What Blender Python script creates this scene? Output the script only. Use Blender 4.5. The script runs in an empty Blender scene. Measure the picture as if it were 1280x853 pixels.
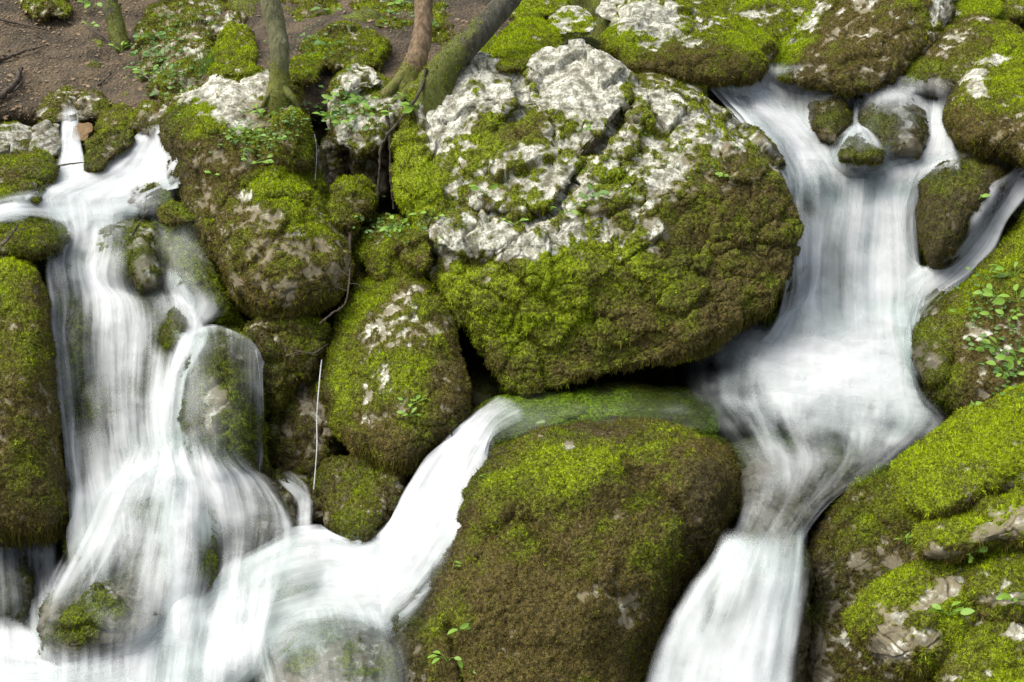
import bpy, math, random
import numpy as np
from mathutils import Vector

# ------------------------------------------------------------------ camera, sky, sun
sc = bpy.context.scene
COL = sc.collection
PITCH = math.radians(25.0)
CAM = np.array([0.0, 0.0, 3.2])
FOC = 1280 * 50 / 36.0
cam_d = bpy.data.cameras.new("camera"); cam_d.lens = 50; cam_d.sensor_width = 36
cam_d.clip_end = 500
cam = bpy.data.objects.new("camera", cam_d); COL.objects.link(cam)
cam.location = CAM; cam.rotation_euler = (math.pi / 2 - PITCH, 0, 0)
sc.camera = cam

SUN_EL, SUN_AZ = math.radians(60), math.radians(-95)      # azimuth from +Y, negative = left
world = bpy.data.worlds.new("World"); sc.world = world; world.use_nodes = True
wn = world.node_tree; wn.nodes.clear()
sky = wn.nodes.new("ShaderNodeTexSky"); sky.sky_type = 'NISHITA'; sky.sun_disc = False
sky.sun_elevation = SUN_EL; sky.sun_rotation = SUN_AZ
sky.air_density = 1.0; sky.dust_density = 4.0; sky.ozone_density = 1.0
bg = wn.nodes.new("ShaderNodeBackground"); bg.inputs[1].default_value = 0.105
wo = wn.nodes.new("ShaderNodeOutputWorld")
hs = wn.nodes.new("ShaderNodeHueSaturation"); hs.inputs['Saturation'].default_value = 0.45      # thin white overcast
wn.links.new(sky.outputs[0], hs.inputs['Color']); wn.links.new(hs.outputs[0], bg.inputs[0]); wn.links.new(bg.outputs[0], wo.inputs[0])
sd = bpy.data.lights.new("sun", 'SUN'); sd.energy = 1.15; sd.angle = math.radians(50)
sd.color = (1.0, 0.95, 0.84)
so = bpy.data.objects.new("sun", sd); COL.objects.link(so)
sdir = Vector((math.sin(SUN_AZ) * math.cos(SUN_EL), math.cos(SUN_AZ) * math.cos(SUN_EL), math.sin(SUN_EL)))
so.rotation_euler = sdir.to_track_quat('Z', 'Y').to_euler(); so.location = (0, 0, 12)
sc.view_settings.view_transform = 'Standard'; sc.view_settings.look = 'None'
sc.view_settings.exposure = 1.27; sc.view_settings.gamma = 1.0
sc.cycles.use_denoising = True; sc.cycles.denoising_prefilter = 'NONE'
sc.cycles.transparent_max_bounces = 24
sc.cycles.max_bounces = 8; sc.cycles.diffuse_bounces = 4

# ------------------------------------------------------------------ helpers
SP, CP = math.sin(PITCH), math.cos(PITCH)
def unp(px, py, d):
    """point at forward depth d seen at photo position (px, py)"""
    px = np.asarray(px, float); py = np.asarray(py, float); d = np.asarray(d, float)
    X = (px - 640) / FOC; Y = (426.5 - py) / FOC
    return np.stack([CAM[0] + d * X, CAM[1] + d * (CP + Y * SP), CAM[2] + d * (-SP + Y * CP)], -1)
def plane_d(py, z):
    return z / (-SP + CP * (426.5 - np.asarray(py, float)) / FOC)

_rs = np.random.RandomState(5)
_G = _rs.normal(size=(512, 3)); _G /= np.linalg.norm(_G, axis=1)[:, None]
_H = _rs.permutation(4096).astype(np.int64)
def _hash(i, j, k, s):
    h = _H[(i + s * 71) & 4095]; h = _H[(h + j) & 4095]; return _H[(h + k) & 4095]
def perlin(p, seed=0):
    i = np.floor(p).astype(np.int64); f = p - i
    w = f * f * f * (f * (f * 6 - 15) + 10)
    out = 0
    for a in (0, 1):
        wa = w[:, 0] if a else 1 - w[:, 0]
        for b in (0, 1):
            wb = w[:, 1] if b else 1 - w[:, 1]
            for c in (0, 1):
                wc = w[:, 2] if c else 1 - w[:, 2]
                g = _G[_hash(i[:, 0] + a, i[:, 1] + b, i[:, 2] + c, seed) & 511]
                out = out + wa * wb * wc * (g[:, 0] * (f[:, 0] - a) + g[:, 1] * (f[:, 1] - b) + g[:, 2] * (f[:, 2] - c))
    return out * 1.5
def fbm(p, freq, octs=4, seed=0, ridged=False, gain=0.5):
    o = np.zeros(len(p)); a = 1.0; tot = 0
    for k in range(octs):
        n = perlin(p * freq + 13.7 * k, seed + k)
        if ridged: n = 1 - 2 * np.abs(n) - 0.5
        o += a * n; tot += a; a *= gain; freq *= 2.03
    return o / tot
def worley(p, freq, seed=0):
    """F2-F1 on a jittered lattice, and the id noise of the cell"""
    q = p * freq; i = np.floor(q).astype(np.int64)
    f1 = np.full(len(p), 9.0); f2 = np.full(len(p), 9.0); cid = np.zeros(len(p))
    for a in (-1, 0, 1):
        for b in (-1, 0, 1):
            for c in (-1, 0, 1):
                h = _hash(i[:, 0] + a, i[:, 1] + b, i[:, 2] + c, seed)
                jx = (_H[(h + 11) & 4095] / 4096.0); jy = (_H[(h + 777) & 4095] / 4096.0); jz = (_H[(h + 2222) & 4095] / 4096.0)
                dx = i[:, 0] + a + jx - q[:, 0]; dy = i[:, 1] + b + jy - q[:, 1]; dz = i[:, 2] + c + jz - q[:, 2]
                d = np.sqrt(dx * dx + dy * dy + dz * dz)
                m = d < f1
                f2 = np.where(m, f1, np.minimum(f2, d)); cid = np.where(m, h / 4096.0, cid); f1 = np.where(m, d, f1)
    return f2 - f1, cid
def sstep(a, b, x):
    t = np.clip((x - a) / (b - a), 0, 1); return t * t * (3 - 2 * t)

def mesh_obj(name, V, F, mat, parent=None, cols=None, smooth=True, attrs=None, origin=None):
    """V (N,3) world points, F (M,k) faces -> one mesh object with its origin at `origin`"""
    V = np.asarray(V, float)
    if parent is not None: origin = ORG[parent.name]
    elif origin is None: origin = (V.min(0) + V.max(0)) / 2
    origin = np.array(list(origin), float)
    me = bpy.data.meshes.new(name); F = np.asarray(F, np.int32); k = F.shape[1]
    me.vertices.add(len(V)); me.vertices.foreach_set("co", (V - origin).astype(np.float32).ravel())
    me.loops.add(F.size); me.loops.foreach_set("vertex_index", F.ravel())
    me.polygons.add(len(F)); me.polygons.foreach_set("loop_start", np.arange(0, F.size, k, dtype=np.int32))
    me.polygons.foreach_set("use_smooth", np.full(len(F), smooth))
    me.update(calc_edges=True)
    if cols is not None:
        a = me.attributes.new("mask", 'FLOAT_COLOR', 'POINT'); a.data.foreach_set("color", np.asarray(cols, np.float32).ravel())
    for an, (typ, data) in (attrs or {}).items():
        a = me.attributes.new(an, typ, 'POINT')
        a.data.foreach_set("vector" if typ == 'FLOAT_VECTOR' else "value", np.asarray(data, np.float32).ravel())
    me.materials.append(mat)
    o = bpy.data.objects.new(name, me); COL.objects.link(o)
    if parent is None: o.location = origin
    else: o.parent = parent
    ORG[o.name] = origin
    return o
ORG = {}
def vnormals(V, F):
    n = np.zeros_like(V)
    a, b, c = V[F[:, 0]], V[F[:, 1]], V[F[:, 2]]
    if F.shape[1] == 4:
        fn = np.cross(V[F[:, 2]] - V[F[:, 0]], V[F[:, 3]] - V[F[:, 1]])
    else: fn = np.cross(b - a, c - a)
    for k in range(F.shape[1]):
        for j in range(3): n[:, j] += np.bincount(F[:, k], fn[:, j], len(V))
    return n / (np.linalg.norm(n, axis=1)[:, None] + 1e-12)
def tag(o, label=None, cat=None, group=None, kind=None):
    if label: o['label'] = label
    if cat: o['category'] = cat
    if group: o['group'] = group
    if kind: o['kind'] = kind
    return o

# ------------------------------------------------------------------ depth of the visible slope
CTRL = [(-300,-100,8.8),(0,-100,8.7),(400,-100,8.6),(800,-100,8.2),(1200,-100,8.0),(1600,-100,8.0),
 (-300,0,8.0),(0,0,7.9),(300,0,7.8),(640,0,7.5),(900,0,7.4),(1100,0,7.1),(1280,0,7.1),(1600,0,7.1),
 (-300,130,7.0),(0,130,6.95),(150,130,6.9),(300,100,6.45),(450,90,6.6),(640,90,6.35),(800,90,6.6),(900,105,6.7),(1080,110,6.7),(1280,120,6.5),(1600,120,6.5),
 (-300,220,6.4),(0,220,6.4),(100,220,6.4),(200,200,6.35),(300,200,6.0),(430,200,6.3),(560,200,5.95),(750,200,5.9),(900,200,6.05),(1000,205,6.25),(1100,205,6.25),(1200,215,6.15),(1280,230,6.1),(1600,230,6.0),
 (-300,300,5.8),(0,300,5.8),(130,290,6.0),(250,300,6.0),(350,320,5.8),(460,300,6.1),(560,330,5.8),(750,330,5.7),(950,330,5.85),(1060,330,6.1),(1180,330,6.0),(1280,330,5.85),(1600,330,5.7),
 (-300,450,5.4),(0,450,5.4),(130,450,5.75),(270,450,5.65),(370,450,5.8),(490,450,5.45),(600,440,5.65),(750,460,5.5),(900,430,5.76),(1040,430,5.76),(1160,430,5.7),(1280,430,5.5),(1600,430,5.4),
 (-300,600,5.2),(0,600,5.2),(130,600,5.4),(270,600,5.35),(370,600,5.5),(450,600,5.3),(540,570,5.15),(600,520,5.22),(740,520,5.22),(880,520,5.22),(1000,560,5.0),(1160,530,5.1),(1280,530,5.0),(1600,560,5.0),
 (-300,750,5.0),(0,750,5.0),(130,750,5.0),(270,720,5.05),(400,690,5.05),(500,690,4.95),(600,690,4.95),(750,690,4.85),(870,690,4.72),(950,690,4.63),(1020,700,4.65),(1150,700,4.6),(1280,700,4.6),(1600,700,4.6),
 (-300,853,4.8),(0,853,4.8),(200,853,4.75),(400,853,4.7),(550,853,4.7),(700,853,4.6),(850,853,4.55),(950,853,4.5),(1100,853,4.4),(1280,853,4.35),(1600,853,4.3),
 (-300,1050,4.5),(300,1050,4.45),(700,1050,4.3),(1100,1050,4.15),(1600,1050,4.1)]
_c = np.array(CTRL, float); _cx = _c[:, :2] / 100.0
def _tps(r2): return 0.5 * r2 * np.log(r2 + 1e-9)
_K = _tps(((_cx[:, None] - _cx[None]) ** 2).sum(-1)) + np.eye(len(_c)) * 0.02
_P = np.hstack([np.ones((len(_c), 1)), _cx])
_A = np.block([[_K, _P], [_P.T, np.zeros((3, 3))]])
_w = np.linalg.solve(_A, np.concatenate([_c[:, 2], np.zeros(3)]))
_gx = np.arange(-600, 1901, 20.0); _gy = np.arange(-300, 1301, 20.0)
_q = np.stack(np.meshgrid(_gx, _gy), -1).reshape(-1, 2) / 100.0
_FD = (_tps(((_q[:, None] - _cx[None]) ** 2).sum(-1)) @ _w[:len(_c)] + _w[-3] + _q @ _w[-2:]).reshape(len(_gy), len(_gx))
_FD = np.clip(_FD, 3.9, 10.5)
def FD(px, py):
    px, py = np.broadcast_arrays(np.asarray(px, float), np.asarray(py, float))
    x = np.clip((px + 600) / 20, 0, len(_gx) - 1.001); y = np.clip((py + 300) / 20, 0, len(_gy) - 1.001)
    i = x.astype(int); j = y.astype(int); fx = x - i; fy = y - j
    return (_FD[j, i] * (1 - fx) * (1 - fy) + _FD[j, i + 1] * fx * (1 - fy) + _FD[j + 1, i] * (1 - fx) * fy + _FD[j + 1, i + 1] * fx * fy)

# ------------------------------------------------------------------ materials
class NT:
    def __init__(s, name):
        s.m = bpy.data.materials.new(name); s.m.use_nodes = True; s.t = s.m.node_tree; s.t.nodes.clear()
    def n(s, typ, **kw):
        nd = s.t.nodes.new(typ)
        for k, v in kw.items():
            if k[0] == 'i' and (k[1].isdigit() or k[1].isupper()):
                key = k[1:]; key = int(key) if key.isdigit() else key.replace('_', ' ')
                if hasattr(v, 'links') or isinstance(v, bpy.types.NodeSocket): s.t.links.new(v, nd.inputs[key])
                else: nd.inputs[key].default_value = v
            else: setattr(nd, k, v)
        return nd
    def math(s, op, a, b=0.0, clamp=False):
        return s.n('ShaderNodeMath', operation=op, i0=a, i1=b, use_clamp=clamp).outputs[0]
    def mix(s, f, a, b, mode='MIX'):
        nd = s.n('ShaderNodeMix', data_type='RGBA', blend_type=mode)
        for k, v in ((0, f), (6, a), (7, b)):
            if isinstance(v, bpy.types.NodeSocket): s.t.links.new(v, nd.inputs[k])
            else: nd.inputs[k].default_value = v
        return nd.outputs[2]
    def noise(s, vec, scale, detail=4, rough=0.55, dist=0.0):
        return s.n('ShaderNodeTexNoise', iVector=vec, iScale=scale, iDetail=detail, iRoughness=rough, iDistortion=dist).outputs['Fac']
    def rng(s, v, a, b, c=0.0, d=1.0, smooth=True):
        nd = s.n('ShaderNodeMapRange', interpolation_type='SMOOTHSTEP' if smooth else 'LINEAR')
        for k, x in zip((0, 1, 2, 3, 4), (v, a, b, c, d)):
            if isinstance(x, bpy.types.NodeSocket): s.t.links.new(x, nd.inputs[k])
            else: nd.inputs[k].default_value = x
        return nd.outputs[0]
    def out(s, sh):
        s.n('ShaderNodeOutputMaterial', iSurface=sh); return s.m

BROWN, OLIVE, GREEN = (0.118, 0.092, 0.026), (0.138, 0.156, 0.013), (0.240, 0.305, 0.008)
def c4(c): return (c[0], c[1], c[2], 1)
def mossy_rock():
    t = NT("mossy_rock"); geo = t.n('ShaderNodeNewGeometry').outputs['Position']
    at = t.n('ShaderNodeAttribute', attribute_name="mask"); sep = t.n('ShaderNodeSeparateColor', iColor=at.outputs['Color'])
    moss, green, white = sep.outputs[0], sep.outputs[1], sep.outputs[2]; wet = at.outputs['Alpha']
    n1 = t.noise(geo, 22, 6, 0.6); n2 = t.noise(geo, 90, 5, 0.65); n3 = t.noise(geo, 260, 3, 0.7); n0 = t.noise(geo, 6, 4)
    # stone
    w = t.rng(t.math('ADD', white, t.math('MULTIPLY', t.math('SUBTRACT', n1, 0.5), 1.5)), 0.25, 0.75)
    stone = t.mix(n0, (0.13, 0.11, 0.065, 1), (0.27, 0.235, 0.15, 1))
    pale = t.mix(t.rng(n2, 0.35, 0.65), (0.24, 0.235, 0.18, 1), (0.40, 0.39, 0.31, 1))
    pale = t.mix(t.rng(t.math('ADD', t.math('MULTIPLY', n1, 0.6), t.math('MULTIPLY', n2, 0.4)), 0.5, 0.56), pale, (0.60, 0.59, 0.50, 1))
    pale = t.mix(t.rng(n1, 0.47, 0.38), pale, (0.15, 0.145, 0.10, 1))
    stone = t.mix(w, stone, pale)
    spk = t.rng(n2, 0.60, 0.70); stone = t.mix(t.math('MULTIPLY', spk, 0.6), stone, (0.09, 0.09, 0.06, 1))
    # moss
    g = t.math('ADD', green, t.math('MULTIPLY', t.math('SUBTRACT', n1, 0.5), 1.1), )
    g = t.math('ADD', g, t.math('MULTIPLY', t.math('SUBTRACT', n2, 0.5), 0.8))
    ra = t.mix(t.rng(g, 0.0, 0.5), c4(BROWN), c4(OLIVE)); ra = t.mix(t.rng(g, 0.45, 1.0), ra, c4(GREEN))
    ra = t.mix(1.0, ra, t.n('ShaderNodeCombineColor', i0=t.rng(n3, 0.3, 0.7, 0.4, 1.2), i1=t.rng(n3, 0.3, 0.7, 0.4, 1.2), i2=t.rng(n3, 0.3, 0.7, 0.35, 1.1)).outputs[0], 'MULTIPLY')  # shade between moss shoots put into the colour as fine dark noise
    cl = t.rng(n2, 0.36, 0.64, 0.45, 1.45); ra = t.mix(1.0, ra, t.n('ShaderNodeCombineColor', i0=cl, i1=cl, i2=cl).outputs[0], 'MULTIPLY')
    mm = t.rng(t.math('ADD', moss, t.math('MULTIPLY', t.math('SUBTRACT', n2, 0.5), 0.9)), 0.35, 0.6)
    colr = t.mix(mm, stone, ra)
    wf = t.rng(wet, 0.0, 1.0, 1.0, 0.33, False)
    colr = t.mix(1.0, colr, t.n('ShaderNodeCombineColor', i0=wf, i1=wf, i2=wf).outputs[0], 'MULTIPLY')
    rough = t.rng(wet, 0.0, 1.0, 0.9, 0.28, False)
    h = t.math('ADD', t.math('MULTIPLY', n1, 0.35), t.math('ADD', t.math('MULTIPLY', n2, 0.35), t.math('MULTIPLY', n3, 0.25)))
    bp = t.n('ShaderNodeBump', iStrength=t.rng(mm, 0, 1, 0.42, 1.0), iDistance=0.02, iHeight=h).outputs[0]
    b = t.n('ShaderNodeBsdfPrincipled', iBase_Color=colr, iRoughness=rough, iNormal=bp)
    b.inputs['Specular IOR Level'].default_value = 0.3
    return t.out(b.outputs[0])
def moss_fuzz():
    t = NT("moss_fuzz"); c = t.n('ShaderNodeAttribute', attribute_name="mask").outputs['Color']
    d = t.n('ShaderNodeBsdfDiffuse', iColor=c); tr = t.n('ShaderNodeBsdfTranslucent', iColor=c)
    return t.out(t.n('ShaderNodeMixShader', i0=0.4, i1=d.outputs[0], i2=tr.outputs[0]).outputs[0])
def soil():
    t = NT("soil"); geo = t.n('ShaderNodeNewGeometry').outputs['Position']
    n1 = t.noise(geo, 5, 6, 0.6); n2 = t.noise(geo, 60, 5, 0.7); v = t.n('ShaderNodeTexVoronoi', iVector=geo, iScale=55).outputs
    c = t.mix(t.rng(n1, 0.35, 0.65), (0.050, 0.037, 0.020, 1), (0.150, 0.108, 0.060, 1)); c = t.mix(t.rng(n2, 0.5, 0.75), c, (0.20, 0.155, 0.095, 1))
    c = t.mix(t.rng(n2, 0.45, 0.25), c, (0.05, 0.034, 0.022, 1))
    bp = t.n('ShaderNodeBump', iStrength=1, iDistance=0.02, iHeight=t.math('ADD', n2, v['Distance'])).outputs[0]
    return t.out(t.n('ShaderNodeBsdfPrincipled', iBase_Color=c, iRoughness=0.95, iNormal=bp).outputs[0])
def bark(name, c1, c2, cm, lo, hi):
    t = NT(name); geo = t.n('ShaderNodeNewGeometry').outputs['Position']
    mp = t.n('ShaderNodeMapping', iVector=geo); mp.inputs['Scale'].default_value = (1, 1, 0.3)
    n1 = t.noise(mp.outputs[0], 60, 6, 0.65); n2 = t.noise(geo, 16, 5, 0.65)
    at = t.n('ShaderNodeAttribute', attribute_name="mask"); moss = t.n('ShaderNodeSeparateColor', iColor=at.outputs['Color']).outputs[0]
    c = t.mix(t.rng(n1, 0.35, 0.65), c4(c1), c4(c2)); c = t.mix(t.rng(n2, 0.62, 0.70), c, (0.28, 0.27, 0.20, 1))
    c = t.mix(t.rng(t.math('ADD', moss, t.math('MULTIPLY', t.math('SUBTRACT', n2, 0.5), 1.4)), lo, hi), c, c4(cm))
    bp = t.n('ShaderNodeBump', iStrength=1, iDistance=0.012, iHeight=n1).outputs[0]
    return t.out(t.n('ShaderNodeBsdfPrincipled', iBase_Color=c, iRoughness=0.85, iNormal=bp).outputs[0])
def leaf_mat(name, c):
    t = NT(name); geo = t.n('ShaderNodeNewGeometry').outputs['Position']; n = t.noise(geo, 40, 3)
    cc = t.mix(n, c4([x * 0.7 for x in c]), c4([min(1, x * 1.3) for x in c]))
    d = t.n('ShaderNodeBsdfPrincipled', iBase_Color=cc, iRoughness=0.5); tr = t.n('ShaderNodeBsdfTranslucent', iColor=cc)
    return t.out(t.n('ShaderNodeMixShader', i0=0.35, i1=d.outputs[0], i2=tr.outputs[0]).outputs[0])
def plain(name, c, rough=0.8, sc_=60):
    t = NT(name); geo = t.n('ShaderNodeNewGeometry').outputs['Position']; n = t.noise(geo, sc_, 4)
    cc = t.mix(n, c4([x * 0.55 for x in c]), c4([min(1, x * 1.45) for x in c]))
    return t.out(t.n('ShaderNodeBsdfPrincipled', iBase_Color=cc, iRoughness=rough).outputs[0])
def white_water(name="white_water", fu=13.0, fv=0.8, contrast=1.6, w=(0.40, 0.17, 0.43)):
    t = NT(name)
    fl = t.n('ShaderNodeAttribute', attribute_name="flow").outputs['Vector']; dn = t.n('ShaderNodeAttribute', attribute_name="dens").outputs['Fac']
    def st(a, b, det, off):
        mp = t.n('ShaderNodeMapping', iVector=fl); mp.inputs['Scale'].default_value = (a, b, 1); mp.inputs['Location'].default_value = (off, off, off)
        return t.noise(mp.outputs[0], 1.0, det, 0.55, 0.25)
    s1 = st(fu, fv, 3, 0); s2 = st(fu * 3.4, fv * 1.4, 2, 5); s3 = st(fu * 0.3, fv, 2, 9)
    s = t.math('ADD', t.math('MULTIPLY', s1, w[0]), t.math('ADD', t.math('MULTIPLY', s2, w[1]), t.math('MULTIPLY', s3, w[2])))
    k = t.math('MULTIPLY', t.math('SUBTRACT', s, 0.5), contrast * 2)
    pz = t.noise(t.n('ShaderNodeNewGeometry').outputs['Position'], 5.5, 3, 0.55)
    amp = t.math('MULTIPLY', t.math('MULTIPLY', dn, t.math('SUBTRACT', 1.05, dn)), 2.6)
    dn = t.math('ADD', dn, t.math('MULTIPLY', t.math('MULTIPLY', t.math('SUBTRACT', pz, 0.5), amp), 1.3), True)
    al = t.math('ADD', t.math('MULTIPLY', dn, 1.08), t.math('MULTIPLY', k, amp), True)
    al = t.rng(al, 0.0, 1.0)
    # light scatters many times inside moving foam, so its shading follows the smooth upward direction more than the sheet
    nrm = t.n('ShaderNodeNewGeometry').outputs['Normal']
    v1 = t.n('ShaderNodeVectorMath', operation='SCALE', i0=nrm); v1.inputs['Scale'].default_value = 0.33
    v2 = t.n('ShaderNodeVectorMath', operation='ADD', i0=v1.outputs[0], i1=(-0.05, -0.1, 0.67))
    bp = t.n('ShaderNodeVectorMath', operation='NORMALIZE', i0=v2.outputs[0]).outputs[0]
    c = t.mix(t.rng(s, 0.3, 0.6), (0.60, 0.64, 0.665, 1), (0.79, 0.805, 0.81, 1))
    d = t.n('ShaderNodeBsdfDiffuse', iColor=c, iNormal=bp); tr = t.n('ShaderNodeBsdfTranslucent', iColor=c, iNormal=bp)
    foam = t.n('ShaderNodeMixShader', i0=0.2, i1=d.outputs[0], i2=tr.outputs[0]).outputs[0]
    gl = t.n('ShaderNodeBsdfGlossy', iRoughness=0.25); gl.inputs['Color'].default_value = (0.85, 0.9, 0.95, 1)
    tp = t.n('ShaderNodeBsdfTransparent'); tp.inputs[0].default_value = (0.97, 0.985, 0.98, 1)
    fr = t.n('ShaderNodeFresnel'); fr.inputs[0].default_value = 1.33
    film = t.n('ShaderNodeMixShader', i0=t.math('MULTIPLY', t.math('MULTIPLY', fr.outputs[0], 0.35), t.rng(dn, 0.0, 0.12)), i1=tp.outputs[0], i2=gl.outputs[0]).outputs[0]
    return t.out(t.n('ShaderNodeMixShader', i0=al, i1=film, i2=foam).outputs[0])
def clear_water():
    t = NT("clear_water"); fl = t.n('ShaderNodeAttribute', attribute_name="flow").outputs['Vector']; dn = t.n('ShaderNodeAttribute', attribute_name="dens").outputs['Fac']
    mp = t.n('ShaderNodeMapping', iVector=fl); mp.inputs['Scale'].default_value = (22, 2.2, 1)
    s = t.noise(mp.outputs[0], 1.0, 3, 0.5, 0.4)
    bp = t.n('ShaderNodeBump', iStrength=0.35, iDistance=0.02, iHeight=s).outputs[0]
    gl = t.n('ShaderNodeBsdfGlossy', iRoughness=0.12, iNormal=bp); gl.inputs['Color'].default_value = (0.8, 0.85, 0.85, 1)
    tp = t.n('ShaderNodeBsdfTransparent'); tp.inputs[0].default_value = (0.82, 0.94, 0.68, 1)
    fr = t.n('ShaderNodeFresnel', iNormal=bp); fr.inputs[0].default_value = 1.33
    film = t.n('ShaderNodeMixShader', i0=fr.outputs[0], i1=tp.outputs[0], i2=gl.outputs[0]).outputs[0]
    d = t.n('ShaderNodeBsdfDiffuse'); d.inputs[0].default_value = (0.75, 0.8, 0.8, 1)
    al = t.math('MULTIPLY', t.rng(t.math('ADD', dn, t.math('SUBTRACT', s, 0.5)), 0.25, 1.0), 0.9)
    return t.out(t.n('ShaderNodeMixShader', i0=al, i1=film, i2=d.outputs[0]).outputs[0])
M_ROCK, M_FUZZ, M_SOIL = mossy_rock(), moss_fuzz(), soil()
M_BARK = bark("green_bark", (0.075, 0.075, 0.03), (0.15, 0.15, 0.065), (0.12, 0.13, 0.02), 0.5, 0.8)
M_BARK2 = bark("brown_bark", (0.10, 0.065, 0.035), (0.26, 0.18, 0.10), (0.12, 0.13, 0.02), 0.5, 0.8)
M_BARK3 = bark("dark_bark", (0.032, 0.03, 0.02), (0.09, 0.085, 0.055), (0.10, 0.115, 0.02), 0.5, 0.8)
M_LEAF, M_LEAF2 = leaf_mat("fresh_leaf", (0.24, 0.42, 0.05)), leaf_mat("dull_leaf", (0.13, 0.26, 0.05))
M_TWIG, M_LITTER = plain("twig_bark", (0.055, 0.04, 0.026)), plain("dry_leaf", (0.24, 0.165, 0.09), 0.8, 70)
M_WHITE, M_CLEAR = white_water(), clear_water()
M_THREAD = white_water("water_threads", 15.0, 1.1, 2.1, (0.40, 0.20, 0.40)); M_POOL = white_water("pool_streaks", 10.0, 2.4, 1.9, (0.5, 0.25, 0.25))
M_WHITE2 = white_water("soft_foam", 9.0, 1.6, 0.6)

# ------------------------------------------------------------------ rock builder
_SPH = {}
def cube_sphere(n):
    if n in _SPH: return _SPH[n]
    g = np.tan(np.linspace(-1, 1, n + 1) * math.pi / 4)
    A, B = np.meshgrid(g, g, indexing='ij'); O = np.ones_like(A); vs, fs = [], []; base = 0
    idx = np.arange((n + 1) ** 2).reshape(n + 1, n + 1)
    for (x, y, z) in ((A, B, O), (B, A, -O), (O, A, B), (-O, B, A), (B, O, A), (A, -O, B)):
        v = np.stack([x, y, z], -1).reshape(-1, 3); vs.append(v / np.linalg.norm(v, axis=1)[:, None])
        f = np.stack([idx[:-1, :-1], idx[1:, :-1], idx[1:, 1:], idx[:-1, 1:]], -1).reshape(-1, 4); fs.append(f + base); base += (n + 1) ** 2
    V = np.concatenate(vs); F = np.concatenate(fs)
    key = np.round(V * 1e5).astype(np.int64); key = key[:, 0] * 10 ** 12 + key[:, 1] * 10 ** 6 + key[:, 2]
    _, first, inv = np.unique(key, return_index=True, return_inverse=True)
    V = V[first]; F = inv.reshape(-1)[F]
    _SPH[n] = (V, F); return _SPH[n]
def ell(cx, cy, rx, ry, rot=0, rough=0.13, seed=None, sq=2.4):
    rnd = random.Random(seed if seed is not None else int(cx * 7 + cy * 13)); ph = [rnd.uniform(0, 6.28) for _ in range(5)]; r = math.radians(rot); pts = []
    for k in range(28):
        a = 2 * math.pi * k / 28; m = 1 + rough * sum(math.sin(a * (j + 2) + ph[j]) / (j + 1) for j in range(4))
        c, s = math.cos(a), math.sin(a); q = (abs(c) ** sq + abs(s) ** sq) ** (-1 / sq)
        x, y = rx * q * m * c, ry * q * m * s
        pts.append((cx + x * math.cos(r) - y * math.sin(r), cy + x * math.sin(r) + y * math.cos(r)))
    return pts
def radial(poly, cx, cy, N=720):
    P = np.array(poly, float) - (cx, cy); Q = np.roll(P, -1, 0); th = np.arange(N) * 2 * math.pi / N
    D = np.stack([np.cos(th), -np.sin(th)], -1); R = np.zeros(N)
    for p, q in zip(P, Q):
        e = q - p; det = D[:, 0] * (-e[1]) + D[:, 1] * e[0]
        with np.errstate(all='ignore'):
            t = (p[0] * (-e[1]) + p[1] * e[0]) / det; s = (D[:, 0] * p[1] - D[:, 1] * p[0]) / det
        ok = (t > 0) & (s >= -1e-6) & (s <= 1 + 1e-6); R = np.where(ok, np.maximum(R, t), R)
    k = np.exp(-np.linspace(-2, 2, 17) ** 2); k /= k.sum()
    return np.convolve(np.concatenate([R[-8:], R, R[:8]]), k, 'valid')
FUZZ = 1.0
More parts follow.
